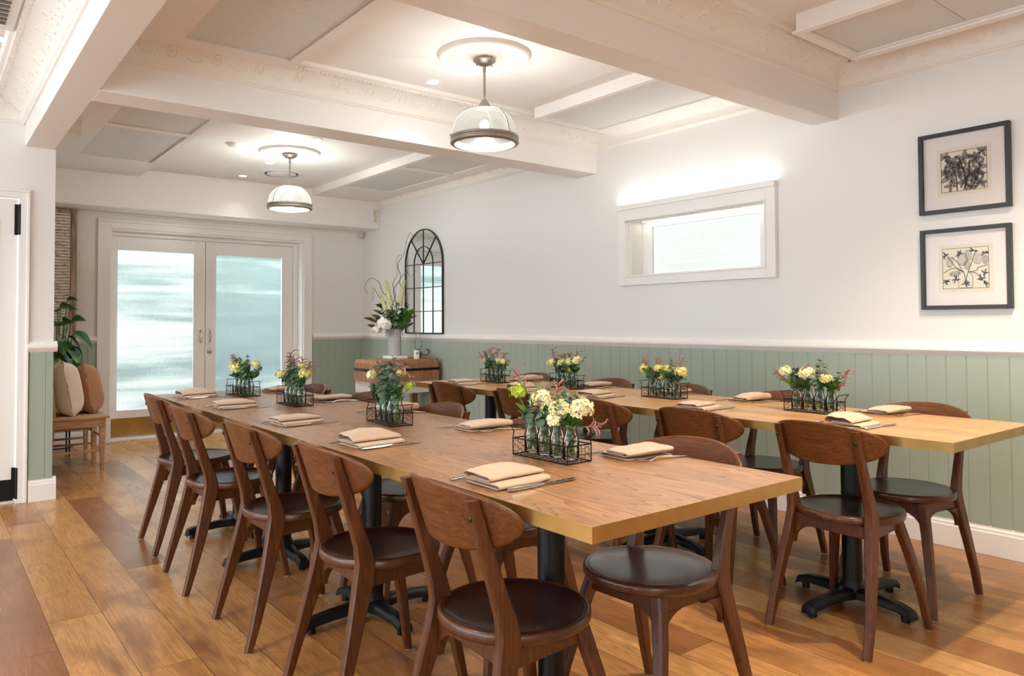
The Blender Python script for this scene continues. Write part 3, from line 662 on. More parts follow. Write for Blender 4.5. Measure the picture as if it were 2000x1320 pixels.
# ================================================================== FURNITURE
# dining chair, facing +Y, origin on the floor under the seat centre
def make_chair():
    t = thing('dining_chair', 'x', 'chair', (0, 0, 0), 0, 'round-seated dark wooden chairs around the two tables')
    # seat: round dished disc
    n = 64; sd_ = obj('seat', MB().lathe([(r*.935, z+.003) for r, z in [(.184, .4465), (.190, .4505), (.196, .452), (.2015, .4495), (.204, .443), (.204, .430), (.201, .424), (.192, .4215), (.0005, .4215)]], n), 'seatrim', t, ang=50)
    obj('seat_panel', MB().lathe([(r*.935, z+.003) for r, z in [(.0005, .4405), (.06, .4405), (.11, .4415), (.155, .4440), (.180, .4485), (.186, .4505), (.1885, .4490), (.1885, .4400)]], n), 'seat', sd_, ang=50)['label'] = 'darker dished seat panel'
    # backrest: bent oval board
    outer = []; N = 44
    for i in range(N):
        a = 2*pi*i/N; c, s_ = cos(a), sin(a)
        u = .221*math.copysign(abs(c)**.82, c)
        zt = .722+(.072*abs(s_)**.72 if s_ > 0 else -.086*abs(s_)**.95)
        zt -= .012*(abs(u)/.217)**2 if s_ > 0 else 0
        outer.append((u, zt))
    rows = []
    def P(u, z, o):      # o: offset through the board
        yy = -.2525+2.0*u*u+(.768-z)*.33; return (u, yy+o, z)
    rings = []
    for o, k in ((0, .03), (0, .3), (0, .55), (0, .78), (0, .92), (.0005, .965), (.003, .992), (.007, 1.0), (.011, .992), (.0135, .965), (.014, .92), (.014, .78), (.014, .55), (.014, .3), (.014, .03)):
        rings.append([P(u*k, .718+(z-.718)*k, o) for u, z in outer])
    b = MB(); b.loft(rings)
    obj('backrest', b, 'chairh', t, ang=50)
    def sect(x, y, z, wx, wy, sh=0):      # chamfered rectangle section
        c = min(wx, wy)*.18
        return [(x-wx/2+c, y-wy/2, z), (x+wx/2-c, y-wy/2, z), (x+wx/2, y-wy/2+c, z), (x+wx/2, y+wy/2-c, z), (x+wx/2-c, y+wy/2, z), (x-wx/2+c, y+wy/2, z), (x-wx/2, y+wy/2-c, z), (x-wx/2, y-wy/2+c, z)]
    for s in (-1, 1):
        secs = [(.189, -.238, .004, .026, .027), (.186, -.211, .10, .027, .034), (.172, -.170, .25, .028, .046), (.158, -.140, .365, .029, .057), (.153, -.128, .415, .029, .062), (.152, -.124, .45, .029, .058), (.152, -.134, .50, .028, .049), (.151, -.154, .56, .027, .041), (.150, -.186, .66, .026, .034), (.150, -.221, .768, .026, .030)]
        lg = obj('leg', MB().loft([sect(s*x, y, z, wx, wy) for x, y, z, wx, wy in secs]), 'chair', t, bevel=0, ang=30)
        lg['label'] = 'rear leg running up as the back post'
        sc_ = MB().lathe([(.0075, 0), (.0075, .002), (.005, .0035), (.0005, .0035)], 12, Matrix.Translation((s*.1515, -.2245, .728)) @ Matrix.Rotation(pi/2, 4, 'X'))
        obj('screw', sc_, 'screw', lg); obj('glide', MB().lathe([(.0005, .0), (.010, .0), (.011, .004)], 12, Matrix.Translation((s*.189, -.238, 0))), 'pad', lg)
        secs = [(.188, .202, .004, .024, .026), (.171, .178, .15, .028, .032), (.144, .142, .30, .033, .038), (.124, .118, .39, .035, .042), (.116, .110, .424, .035, .042)]
        lg = obj('leg', MB().loft([sect(s*x, y, z, wx, wy) for x, y, z, wx, wy in secs]), 'chair', t, ang=30)
        obj('glide', MB().lathe([(.0005, .0), (.009, .0), (.010, .004)], 12, Matrix.Translation((s*.188, .202, 0))), 'pad', lg)
    b = MB()
    b.box((-.12, .098, .378), (.12, .118, .423)).box((-.15, -.135, .378), (.15, -.115, .423))
    for s in (-1, 1): b.loft([[(s*.152+o, -.13, z), (s*.137+o, .125, z)] for o, z in ((-.009, .378), (.009, .378), (.009, .423), (-.009, .423))][:2] and [[(s*.152-.009, -.13, .378), (s*.152+.009, -.13, .378), (s*.152+.009, -.13, .423), (s*.152-.009, -.13, .423)], [(s*.120-.009, .11, .378), (s*.120+.009, .11, .378), (s*.120+.009, .11, .423), (s*.120-.009, .11, .423)]])
    obj('seat_frame', b, 'chair', t, bevel=.002)
    b = MB()     # curved brackets under the rails
    def bracket(p, d, th, h=.075, l=.085):
        d = Vector(d); w = Vector((-d.y, d.x, 0)); p = Vector(p); prof = [(0, 0), (l, 0)]
        for q in range(1, 7):
            a = q/7*pi/2; prof.append((l*(1-sin(a))+.0, -h*(1-cos(a))))
        prof.append((0, -h))
        obj('bracket', MB().loft([[tuple(p+d*u+w*o+Vector((0, 0, v))) for u, v in prof] for o in (-th, th)]), 'chair', t, bevel=.0015)
    for s in (-1, 1):
        bracket((s*.155, -.115, .379), (-s*.05, 1, 0), .009); bracket((s*.122, .105, .379), (s*.12, -1, 0), .009)
        bracket((s*.15, -.125, .379), (-s, 0, 0), .009); bracket((s*.115, .108, .379), (-s, 0, 0), .009)
        return t
chair0 = make_chair(); used = [False]
def chair(x, y, rz, label):
    if not used[0]:
        c = chair0; used[0] = True; c.location = (x, y, 0); c.rotation_euler = (0, 0, rz); c['label'] = label; return c
    return dup(chair0, (x, y, 0), rz, label)
RT = -pi/2; LT = pi/2
ORD = ['nearest', 'second', 'third', 'fourth', 'farthest']
T1L = [(1.176, 1.455, RT-.06), (1.168, 2.125, RT-.04), (1.16, 2.805, RT-.01), (1.142, 3.505, RT-.03), (1.178, 4.165, RT-.05)]
T1R = [(1.672, 1.447, LT+.05), (1.66, 2.13, LT), (1.66, 2.80, LT-.03), (1.66, 3.50, LT), (1.66, 4.19, LT+.02)]
T2L = [(2.797, 1.434, RT-.04), (2.79, 2.02, RT+.03), (2.78, 2.60, RT-.02), (2.80, 3.21, RT-.1), (2.79, 3.87, RT)]
T2R = [(3.298, 1.452, LT), (3.335, 2.15, LT), (3.32, 2.76, LT), (3.32, 3.34, LT+.03), (3.32, 4.10, LT)]
l1 = ['dark wooden chair closest to the camera, its back at bottom centre', 'second chair from the camera, aisle side of the front table', 'middle chair on the aisle side of the front table', 'fourth chair from the camera, aisle side of the front table', 'farthest chair on the aisle side of the front table, leftmost of all chairs']
r1 = ['chair under the near right corner of the front table, seat catching blue daylight', 'chair mostly hidden behind the nearest flower basket, inner side of the front table', 'middle chair on the inner side of the front table, only its back top showing', 'fourth chair on the inner side of the front table, behind a napkin', 'farthest chair on the inner side of the front table, toward the back doors']
l2 = ['fully visible chair at the near end of the wall-side table, back toward the camera', 'second chair from the near end, camera side of the wall-side table', 'chair behind and right of the nearest flower basket, at the wall-side table', 'chair behind and left of the nearest flower basket, at the wall-side table', 'farthest camera-side chair of the wall-side table, in front of the butcher block']
r2 = ['nearest chair between the wall-side table and the green wainscot', 'second chair between the wall-side table and the wainscot', 'middle chair against the wainscot behind the wall-side table', 'fourth chair against the wainscot behind the wall-side table', 'farthest chair against the wainscot, behind the farthest wire basket']
for P_, L_ in ((T1L, l1), (T1R, r1), (T2L, l2), (T2R, r2)):
    for (x, y, rz), lb in zip(P_, L_): chair(x, y, rz, lb)

def table(x0, x1, y0, y1, peds, top, label):
    cx, cyy = (x0+x1)/2, (y0+y1)/2; zt = .75; th = .034
    t = thing('dining_table', label, 'table', (0, 0, 0), 0, 'long oak tables on black iron pedestals')
    obj('tabletop', MB().box((x0+.0012, y0+.0012, zt-th+.001), (x1-.0012, y1-.0012, zt)), top, t, bevel=.0012)
    e = MB().box((x0, y0, zt-th), (x1, y0+.0012, zt-.0006)).box((x0, y1-.0012, zt-th), (x1, y1, zt-.0006)).box((x0, y0+.0012, zt-th), (x0+.0012, y1-.0012, zt-.0006)).box((x1-.0012, y0+.0012, zt-th), (x1, y1-.0012, zt-.0006))
    obj('edge_band', e, 'brass', t, smooth=False)['label'] = 'aged brass edge band'
    u = MB()
    for (px, py) in peds: u.box((px-.22, py-.16, zt-th-.012), (px+.22, py+.16, zt-th))
    obj('mounting_plate', u, 'iron', t)
    for px, py in peds:
        p = MB().tube([(px, py, .05), (px, py, zt-th-.012)], .0385, 28)
        p.lathe([(.052, .065), (.045, .085), (.039, .10)], 28, Matrix.Translation((px, py, 0)))
        pd = obj('pedestal', p, 'iron', t)
        f = MB()
        for k in range(4):
            a = k*pi/2+(-.12 if x0 > 2 else .02); d = Vector((cos(a), sin(a), 0)); w = Vector((-sin(a), cos(a), 0)); L = .29 if k % 2 == 0 else .255
            rings = []
            for s, hw, zb, zt_ in ((.0, .045, .035, .075), (.06, .038, .035, .075), (.10, .027, .036, .072), (.20, .025, .032, .064), (L-.03, .027, .026, .056), (L-.008, .029, .022, .048), (L, .028, .014, .026)):
                c = Vector((px, py, 0))+d*s
                rings.append([tuple(c+w*hw+Vector((0, 0, zb))), tuple(c+w*hw+Vector((0, 0, zt_-.012))), tuple(c+w*hw*.6+Vector((0, 0, zt_))), tuple(c-w*hw*.6+Vector((0, 0, zt_))), tuple(c-w*hw+Vector((0, 0, zt_-.012))), tuple(c-w*hw+Vector((0, 0, zb)))])
            f.loft(rings)
            q = Vector((px, py, 0))+d*(L-.035); f.tube([tuple(q), tuple(q+Vector((0, 0, .03)))], .016, 12)
        obj('base', f, 'iron', pd, ang=45)
    return t
table(1.046, 1.809, 1.050, 4.585, [(1.42, 1.59), (1.42, 2.65), (1.425, 3.57), (1.43, 4.22)], 'top1', 'long oak table with a brass edge in the centre foreground')
table(2.700, 3.440, 1.030, 4.412, [(3.03, 1.545), (3.06, 2.53), (3.06, 4.03)], 'top2', 'long paler oak table beside the green wainscot wall')

# ------------------------------------------------------------------ place settings
def make_napkin(seed, flat):
    random.seed(seed)
    pth = [(.066, .0025), (.0, .0025), (-.064, .0025), (-.0735, .0065), (-.066, .011), (-.02, .0115), (.03, .0115), (.064, .013), (.0725, .0200), (.064, .0275+flat), (.03, .0295+flat), (-.005, .0285+flat), (-.030, .0255), (-.037, .0205), (-.028, .0160), (.01, .0165), (.045, .0178)]
    cr = bez([(a, z, 0) for a, z in pth], 4); rows = []
    for i in range(19):
        u = i/18; x = -.092+.184*u; row = []
        puff = 1+.35*sin(pi*u)*(1 if flat >= 0 else .6); sk = .012*(u-.5); nar = 1-.20*max(0, u-.72)/.28
        for (a, z, _) in cr:
            up_ = max(0, (z-.014)/.016)
            yy = a*nar+sk+.010*up_*sin(pi*u*1.1)+.003*mnoise.noise(Vector((x*20, a*15, seed)))
            zz = z*(1+(puff-1)*up_*.6)+up_*.004*mnoise.noise(Vector((x*25, a*25, seed+9)))
            if u > .8: zz *= 1-.25*(u-.8)/.2*up_
            xo = x+(.012*up_*(u-.6) if u > .6 else 0)-.004*up_*(1-u)
            row.append((xo, yy, max(.0018, zz)))
        rows.append(row)
    t = thing('napkin', 'x', 'napkin', (0, 0, 0), 0, 'folded blush linen napkins on the two tables')
    obj('folded_cloth', MB().sheet(rows), 'linen', t, ang=80, solid=.0026)
    return t
def make_knife():
    t = thing('table_knife', 'x', 'knife', (0, 0, 0), 0, 'steel table knives beside the napkins')
    h = MB().loft([[(x, w*cos(2*pi*k/10), .0045+hh*sin(2*pi*k/10)) for k in range(10)] for x, w, hh in ((-.118, .003, .002), (-.114, .0075, .0042), (-.06, .0085, .0045), (-.012, .0062, .0042), (-.004, .005, .0035))])
    obj('handle', h, 'steel', t)
    bl = [(-.004, -.004), (.03, -.0085), (.085, -.0095), (.108, -.005), (.116, .004), (.10, .0062), (-.004, .0052)]
    obj('blade', MB().prism(bl, .0034, .0048), 'steel', t, smooth=False)
    return t
def make_fork():
    t = thing('table_fork', 'x', 'fork', (0, 0, 0), 0, 'steel table forks beside the napkins')
    st = [(-.10, .0075, .0030), (-.09, .0085, .0032), (-.05, .0055, .0062), (0, .0032, .0095), (.02, .0034, .0088), (.035, .0085, .0048), (.046, .0118, .0026), (.055, .0122, .0022)]
    obj('handle', MB().sheet([[(x, -w, z) for x, w, z in st], [(x, 0, z-.0008) for x, w, z in st], [(x, w, z) for x, w, z in st]]), 'steel', t, solid=.0022)
    g = MB()
    for k in range(4):
        y = -.0098+.00653*k; q = bez([(.052, y, .0024), (.066, y*.98, .0028), (.082, y*.93, .0055), (.094, y*.9, .0098)], 3); g.tube(q, [.0016]*(len(q)-1)+[.0006], 6)
    obj('tines', g, 'steel', t)
    return t
naps = [make_napkin(1, 0), make_napkin(5, .006), make_napkin(8, -.002)]; kn0 = make_knife(); fk0 = make_fork(); napu = [0, 0, 0]; cu = [0, 0]
random.seed(11)
def setting(x, y, side, where, k):
    rz = (0 if side < 0 else pi)+random.uniform(-.10, .10); zt = .7502
    c, s = cos(rz), sin(rz)
    def W(u, v): return (x+c*u-s*v, y+s*u+c*v, zt)
    v = k % 3
    if not napu[v]: o = naps[v]; napu[v] = 1
    else: o = clone(naps[v])
    o.location = W(0, 0); o.rotation_euler = (0, 0, rz); o['label'] = 'folded beige linen napkin at the '+where
    kr = rz+random.uniform(-.04, .10)
    if not cu[0]: q = kn0; cu[0] = 1
    else: q = clone(kn0)
    q.location = W(.03+random.uniform(-.01, .01), -.093); q.rotation_euler = (0, 0, kr); q['label'] = 'steel knife right of the napkin at the '+where
    if not cu[1]: q = fk0; cu[1] = 1
    else: q = clone(fk0)
    q.location = W(-.012, .094); q.rotation_euler = (0, 0, rz+random.uniform(-.10, .03)); q['label'] = 'steel fork left of the napkin at the '+where
PL = ['nearest', 'second', 'third', 'fourth', 'farthest']
S1L = [(1.185, 1.485), (1.20, 2.235), (1.212, 2.895), (1.21, 3.64), (1.215, 4.29)]
S1R = [(1.752, 1.535), (1.752, 2.29), (1.71, 2.97), (1.755, 3.63), (1.72, 4.31)]
for i in range(1, 5): S1R[i] = (1.70, S1R[i][1])
S1R[0] = (1.715, 1.535)
S2L = [(2.875, 1.45), (2.885, 2.18), (2.92, 2.88), (2.88, 3.45), (2.86, 4.05)]
S2R = [(3.335, 1.545), (3.345, 2.23), (3.345, 2.72), (3.33, 3.32), (3.31, 3.95)]
k = 0
for P_, side, nm in ((S1L, -1, 'aisle-side place, front table'), (S1R, 1, 'inner-side place, front table'), (S2L, -1, 'camera-side place, wall-side table'), (S2R, 1, 'wainscot-side place, wall-side table')):
    for i, (x, y) in enumerate(P_): setting(x, y, side, PL[i]+' '+nm, k); k += 1

# ------------------------------------------------------------------ wire baskets, jars, flowers
def make_basket():
    t = thing('wire_basket', 'x', 'basket', (0, 0, 0), 0, 'black wire baskets of jars along the two tables')
    hx, hy, h = .048, .117, .052; r = .0019
    f = MB()
    for z in (.003, h): f.tube([(-hx, -hy, z), (hx, -hy, z), (hx, hy, z), (-hx, hy, z)], r, 6, closed=True)
    for sx in (-1, 1):
        for sy in (-1, 1): f.tube([(sx*hx, sy*hy, .003), (sx*hx, sy*hy, h)], r, 6)
    for i in range(1, 9): f.tube([(-hx, -hy+i*.026, .003), (hx, -hy+i*.026, .003)], .0009, 5)
    obj('frame', f, 'wire', t)
    g = MB(); a = .0105      # hexagon netting on the four sides
    def hexnet(L, put):
        cols = int(L/(a*1.5))+1
        for i in range(cols):
            for j in range(4):
                cx = -L/2+i*a*1.5; cz = .006+(j+(.5 if i % 2 else 0))*a*sqrt(3)
                pts = [(cx+a*cos(pi/3*q), cz+a*sin(pi/3*q)) for q in range(6)]
                for q in (0, 1, 2):
                    p0, p1 = pts[q], pts[(q+1) % 6]
                    if max(abs(p0[0]), abs(p1[0])) > L/2 or max(p0[1], p1[1]) > h or min(p0[1], p1[1]) < .002: continue
                    g.tube([put(*p0), put(*p1)], .00075, 4, cap=False)
    for s in (-1, 1):
        hexnet(2*hy, lambda u, z: (s*hx, u, z)); hexnet(2*hx, lambda u, z: (u, s*hy, z))
    obj('netting', g, 'wire', t)
    for s in (-1, 1):
        q = MB().tube([(-hx, s*hy, h), (-hx*.78, s*(hy+.008), h+.018), (-hx*.8, s*(hy+.022), h+.034), (hx*.8, s*(hy+.022), h+.034), (hx*.78, s*(hy+.008), h+.018), (hx, s*hy, h)], r, 6)
        obj('handle', q, 'wire', t)
    return t
def make_jar():
    t = thing('glass_jar', 'x', 'jar', (0, 0, 0), 0, 'small glass bottle jars in the wire baskets')
    obj('bottle', MB().lathe([(.0005, .002), (.018, .002), (.0225, .004), (.0245, .010), (.0245, .054), (.023, .064), (.019, .074), (.0165, .082), (.0165, .094), (.0195, .096), (.0200, .100), (.0190, .1035), (.0170, .104), (.0150, .100), (.0148, .083), (.0175, .073), (.0215, .063), (.0230, .053), (.0230, .012), (.0200, .009), (.0005, .008)], 24), 'glass', t, ang=60)
    return t
basket0 = make_basket(); jar0 = make_jar(); bu = [0]

def floret(b, c, n, s, rnd, pet=4):
    n = n.normalized(); u = n.orthogonal().normalized(); w = n.cross(u); a0 = rnd.uniform(0, 6.28)
    for k in range(pet):
        a = a0+2*pi*k/pet; d = u*cos(a)+w*sin(a); e = n.cross(d)
        g = n*s*.12
        b.add([tuple(c), tuple(c+d*s*.35+e*s*.34+g*.5), tuple(c+d*s*.78+e*s*.36+g), tuple(c+d*s*1.02+g*1.3), tuple(c+d*s*.78-e*s*.36+g), tuple(c+d*s*.35-e*s*.34+g*.5)], [(0, 5, 4, 3, 2, 1)])
def hydrangea(cx, r, seed, s=.0082, n=46, pet=4, flat=.8):
    rnd = random.Random(seed); b = MB(); c = Vector(cx); ex, ey = rnd.uniform(.85, 1.2), rnd.uniform(.85, 1.2); s *= 1.12
    for i in range(n):
        z = 1-(i+.5)/n*1.55; ph = i*2.39996; q = sqrt(max(0, 1-z*z)); d = Vector((q*cos(ph), q*sin(ph), z))
        rr = r*rnd.uniform(.74, 1.14)*(1+.12*sin(ph*.37+seed)); floret(b, c+Vector((d.x*rr*ex, d.y*rr*ey, d.z*rr*flat)), d+Vector([rnd.uniform(-.25, .25) for _ in range(3)]), s*rnd.uniform(.85, 1.2), rnd, pet)
    return b
def disc(b, c, n, r, roll=0, k=8, asp=1., cup=.12):
    n = n.normalized(); u = n.orthogonal().normalized(); w = n.cross(u)
    u, w = u*cos(roll)+w*sin(roll), w*cos(roll)-u*sin(roll)
    vs = [tuple(c-n*r*cup)]+[tuple(c+(u*cos(2*pi*i/k)*asp+w*sin(2*pi*i/k))*r) for i in range(k)]
    b.add(vs, [(0, 1+i, 1+(i+1) % k) for i in range(k)])
def sprig(p0, p1, seed, r0=.017, r1=.009, n=9, bend=.02):
    rnd = random.Random(seed); p0, p1 = Vector(p0), Vector(p1); mid = (p0+p1)/2+Vector([rnd.uniform(-bend, bend) for _ in range(3)])
    path = [Vector(q) for q in bez([p0, mid, p1], 8)]; st = MB().tube(path, .0013, 5); lv = MB()
    for i in range(n):
        k = int((.12+.88*i/n)*(len(path)-1)); p = path[k]; d = (path[min(k+1, len(path)-1)]-path[k-1]).normalized(); o = d.orthogonal().normalized(); o.rotate(Matrix.Rotation(i*1.57+rnd.uniform(-.3, .3), 3, d))
        r = r0+(r1-r0)*i/n
        for s in (-1, 1): disc(lv, p+o*s*r*1.05, d*.9+o*s*.5+Vector([rnd.uniform(-.3, .3) for _ in range(3)]), r*rnd.uniform(.85, 1.15), rnd.uniform(0, 3))
    return st, lv
def paw(p0, p1, seed, n=13, s=.03):
    s *= .72; rnd = random.Random(seed); p0, p1 = Vector(p0), Vector(p1); st = MB().tube(bez([p0, (p0+p1)/2+Vector((rnd.uniform(-.012, .012), rnd.uniform(-.012, .012), 0)), p1], 5), .0016, 5); fl = MB(); d = (p1-p0).normalized(); n = 9
    for i in range(n):
        base = p0+(p1-p0)*(.58+.42*i/n); o = d.orthogonal().normalized(); o.rotate(Matrix.Rotation(i*2.2+rnd.uniform(-.3, .3), 3, d))
        L = s*rnd.uniform(.6, 1.35); k_ = rnd.uniform(.2, .9); j_ = Vector([rnd.uniform(-.3, .3) for _ in range(3)])*L; q = bez([base, base+o*L*.5*k_+d*L*.35, base+o*L*(.55+.4*k_)+d*L*.7+j_*.5, base+o*L*(1.0+.3*k_)+d*L*(.9-.5*k_)+j_], 3)
        m = len(q); fl.tube(q, [.0011+.0019*sin(pi*min(1, j/m+.12)) for j in range(m)], 5)
        e = Vector(q[-1])
        for a in range(3):
            v = Vector([rnd.uniform(-1, 1) for _ in range(3)])*.5+o+d*.4; fl.tube([tuple(e), tuple(e+v.normalized()*.008)], [.0011, .0004], 4)
    return st, fl
def bigleaf(b, base, tip, w, seed=0, droop=.0, fold=.25, n=9):
    base, tip = Vector(base), Vector(tip); d = tip-base; L = d.length; d.normalize(); sd = d.cross(Vector((0, 0, 1)))
    sd = sd.normalized() if sd.length > .05 else Vector((1, 0, 0))
    rnd = random.Random(seed); sd.rotate(Matrix.Rotation(rnd.uniform(-.9, .9), 3, d)); nn = sd.cross(d); rows = []
    for i in range(n):
        t = i/(n-1); ww = w*sin(pi*min(1, t*.92+.04))**.75*(1-t*.35); c = base+d*L*t-Vector((0, 0, droop*t*t))+nn*(.06*L*sin(pi*t))
        rows.append([tuple(c+sd*ww*q+nn*ww*fold*abs(q)) for q in (-1, -.5, 0, .5, 1)])
    b.sheet(rows)
BQ_GROUP = 'small flower bunches in the wire basket jars'
def bunch(loc, spec, label, seed):
    """spec: list of (kind, dx, dy, z, size); origin at the jar base"""
    t = thing('flower_bunch', label, 'flowers', loc, 0, BQ_GROUP); rnd = random.Random(seed); stems = MB(); neck = Vector((0, 0, .095))
    spec = spec+[('E', rnd.uniform(-.045, .045), rnd.uniform(-.03, .03), rnd.uniform(.15, .21), rnd.uniform(.010, .016)), ('Lm' if rnd.random() < .4 else 'L', rnd.choice((-1, 1))*rnd.uniform(.03, .055), rnd.uniform(-.03, .03), rnd.uniform(.12, .16), .021)]
    for i, (kd, dx, dy, z, s) in enumerate(spec):
        foot = Vector((rnd.uniform(-.013, .013), rnd.uniform(-.013, .013), .012)); nk = neck+Vector((rnd.uniform(-.008, .008), rnd.uniform(-.008, .008), 0)); tip = Vector((dx, dy, z))
        if kd[0] == 'H':
            obj('hydrangea_head', hydrangea(tip, s, seed*7+i, n=int(36+s*1500), flat=.85), {'H': 'hydra', 'Hy': 'hydrag', 'Hl': 'lime'}[kd], t, smooth=False)
            stems.tube(bez([foot, nk, tip-Vector((0, 0, s*.4))], 5), .0021, 6)
        elif kd == 'E':
            a, l = sprig(nk, tip, seed*9+i, r0=s, r1=s*.55, n=8 if s < .014 else 9); obj('eucalyptus_sprig', l, 'gum', t); stems.add(a.v, a.f); stems.tube([foot, nk], .0015, 5)
        elif kd == 'P':
            a, l = paw(nk, tip, seed*9+i, s=s); obj('kangaroo_paw', l, 'paw', t); stems.add(a.v, a.f); stems.tube([foot, nk], .0018, 5)
        elif kd[0] == 'L':
            b = MB(); bigleaf(b, nk, tip, s, seed*5+i); obj('leaf', b, {'L': 'leafd', 'Lm': 'leafm', 'Ly': 'leafy'}[kd], t)
    # a skirt of small leaves at the neck, and cut leaves hanging in the water
    b = MB()
    for i in range(11):
        a = rnd.uniform(0, 6.28); q = rnd.uniform(.022, .05); bigleaf(b, neck+Vector((0, 0, -.004)), neck+Vector((q*cos(a), q*sin(a), rnd.uniform(.012, .06))), .014, seed+i)
    for i in range(9):
        a = rnd.uniform(0, 6.28); z = rnd.uniform(.018, .07); bigleaf(b, (-.008*cos(a), -.008*sin(a), z), (.016*cos(a), .016*sin(a), z+rnd.uniform(-.01, .03)), .009, seed+i)
    obj('foliage', b, 'leafd' if seed % 2 else 'gum', t)
    for k in range(5):
        a = rnd.uniform(0, 6.28); stems.tube([(.013*cos(a), .013*sin(a), .012), (-.006*cos(a), -.006*sin(a), .098)], .0019, 5)
    obj('stems', stems, 'stem', t)
JN = ['first jar', 'second jar', 'third jar', 'fourth jar']
# dy runs away from the camera; dx toward the green wall
SP = {
 'A': [[('H', .012, -.030, .150, .036), ('P', .030, -.085, .105, .030), ('L', .0, -.05, .12, .02), ('E', .02, .0, .20, .013)],
       [('H', -.010, -.018, .145, .030), ('P', .0, -.006, .222, .028), ('E', .02, -.01, .205, .014), ('H', -.03, -.02, .115, .020)],
       [('H', .0, .012, .165, .032), ('Hy', .0, .0, .135, .018), ('L', -.01, .04, .175, .03), ('E', .03, .02, .215, .014), ('P', -.03, .0, .15, .022)],
       [('Hl', -.02, .042, .185, .026), ('P', -.01, .060, .245, .032), ('Lm', -.03, .045, .15, .022), ('L', .0, .02, .18, .03), ('E', .03, .0, .22, .015)]],
 'B': [[('P', .03, -.055, .19, .03), ('P', .0, -.05, .25, .032), ('L', .01, -.03, .16, .022), ('Hl', .03, -.04, .15, .014)],
       [('E', .0, .0, .27, .021), ('Hy', .03, -.02, .20, .018), ('E', -.02, .0, .24, .019), ('L', .02, -.03, .17, .02)],
       [('E', -.015, .01, .24, .022), ('E', .02, .02, .25, .02), ('P', -.01, .03, .23, .028), ('E', .0, -.01, .21, .022)],
       [('H', -.01, .045, .185, .022), ('E', .0, .03, .25, .014), ('P', .02, .03, .23, .03), ('L', -.02, .03, .15, .016)]],
 'C': [[('Hy', .01, -.03, .155, .028), ('P', .02, -.07, .215, .032), ('P', .03, -.045, .19, .03), ('L', .0, -.035, .13, .018)],
       [('E', .0, -.01, .19, .019), ('Hy', .02, -.01, .19, .018), ('P', .02, -.03, .225, .028), ('E', .02, .01, .16, .018)],
       [('E', .0, .01, .22, .017), ('P', .0, .02, .255, .034), ('E', -.02, .0, .15, .02), ('P', .02, .02, .22, .03)],
       [('Hy', -.02, .05, .14, .022), ('E', -.02, .09, .165, .011), ('E', .01, .04, .24, .015), ('P', .02, .03, .21, .026)]],
 'D': [[('Hy', .02, -.045, .175, .022), ('L', .03, -.07, .13, .024), ('E', .03, -.09, .165, .012), ('Lm', .0, -.05, .12, .02)],
       [('E', .01, -.01, .23, .015), ('P', .0, -.02, .18, .02), ('L', .02, -.02, .17, .022), ('E', .02, .0, .20, .015)],
       [('Hy', -.015, .0, .145, .030), ('Hy', -.01, -.02, .17, .018), ('E', .02, .02, .19, .018), ('L', .03, .0, .19, .025)],
       [('Hy', .0, .05, .155, .026), ('E', .0, .08, .215, .011), ('P', .0, .09, .22, .022), ('E', .02, .05, .20, .016)]],
 'E': [[('P', .03, -.06, .185, .026), ('P', .02, -.05, .13, .024), ('Ly', .0, -.02, .13, .024), ('E', .03, -.03, .18, .015), ('L', .02, -.04, .12, .018)],
       [('Hy', .0, -.03, .145, .022), ('E', .02, .01, .24, .018), ('P', .0, -.012, .165, .026), ('Lm', .0, .01, .13, .018)],
       [('H', -.005, .005, .165, .032), ('P', .02, .01, .20, .026), ('Ly', -.02, .0, .12, .016), ('L', .0, .03, .14, .02)],
       [('H', .0, .055, .17, .028), ('P', .0, .11, .165, .026), ('L', .0, .03, .17, .02), ('Lm', .0, .085, .135, .026), ('E', .02, .02, .18, .018)]],
 'F': [[('Hy', .0, -.035, .14, .032), ('Lm', .01, -.065, .10, .018), ('P', .02, -.03, .21, .024), ('E', .02, -.02, .17, .014)],
       [('Hy', .0, -.005, .15, .026), ('E', .02, -.01, .21, .014), ('P', .01, -.02, .18, .022), ('L', .0, -.02, .12, .018)],
       [('Hy', .0, .01, .15, .024), ('P', .0, .02, .20, .024), ('L', .0, .02, .13, .022), ('Hy', .0, -.01, .11, .016)],
       [('Hy', .0, .05, .145, .026), ('P', .0, .06, .20, .026), ('E', .0, .07, .17, .013), ('L', .0, .04, .11, .018)]],
 'G': [[('H', .0, -.03, .17, .028), ('E', .0, -.11, .20, .010), ('P', .01, -.02, .22, .026), ('L', .0, -.04, .13, .016)],
       [('Hy', .0, -.01, .16, .026), ('P', .0, .0, .21, .026), ('E', .01, .0, .21, .014), ('Hl', .0, -.01, .11, .014)],
       [('Hy', .0, .02, .15, .024), ('P', .0, .02, .20, .03), ('E', .02, .02, .17, .016), ('L', .0, .0, .12, .018)],
       [('Hy', .0, .06, .145, .030), ('P', .0, .06, .225, .026), ('E', .0, .04, .18, .014), ('L', .0, .03, .11, .018)]],
 'H': [[('E', .0, -.08, .155, .013), ('Hy', .0, -.02, .14, .022), ('P', .0, -.03, .19, .026), ('L', .0, -.03, .12, .018)],
       [('Hy', .0, -.01, .135, .024), ('P', .0, .0, .22, .03), ('E', .0, .0, .16, .015), ('L', .0, .01, .12, .018)],
       [('P', .0, .03, .22, .032), ('E', .0, .02, .15, .017), ('P', .01, .01, .18, .028), ('L', .0, .01, .11, .02)],
       [('P', .0, .09, .17, .03), ('P', .0, .05, .20, .03), ('E', .0, .04, .20, .014), ('Hy', .0, .04, .14, .015)]],
}
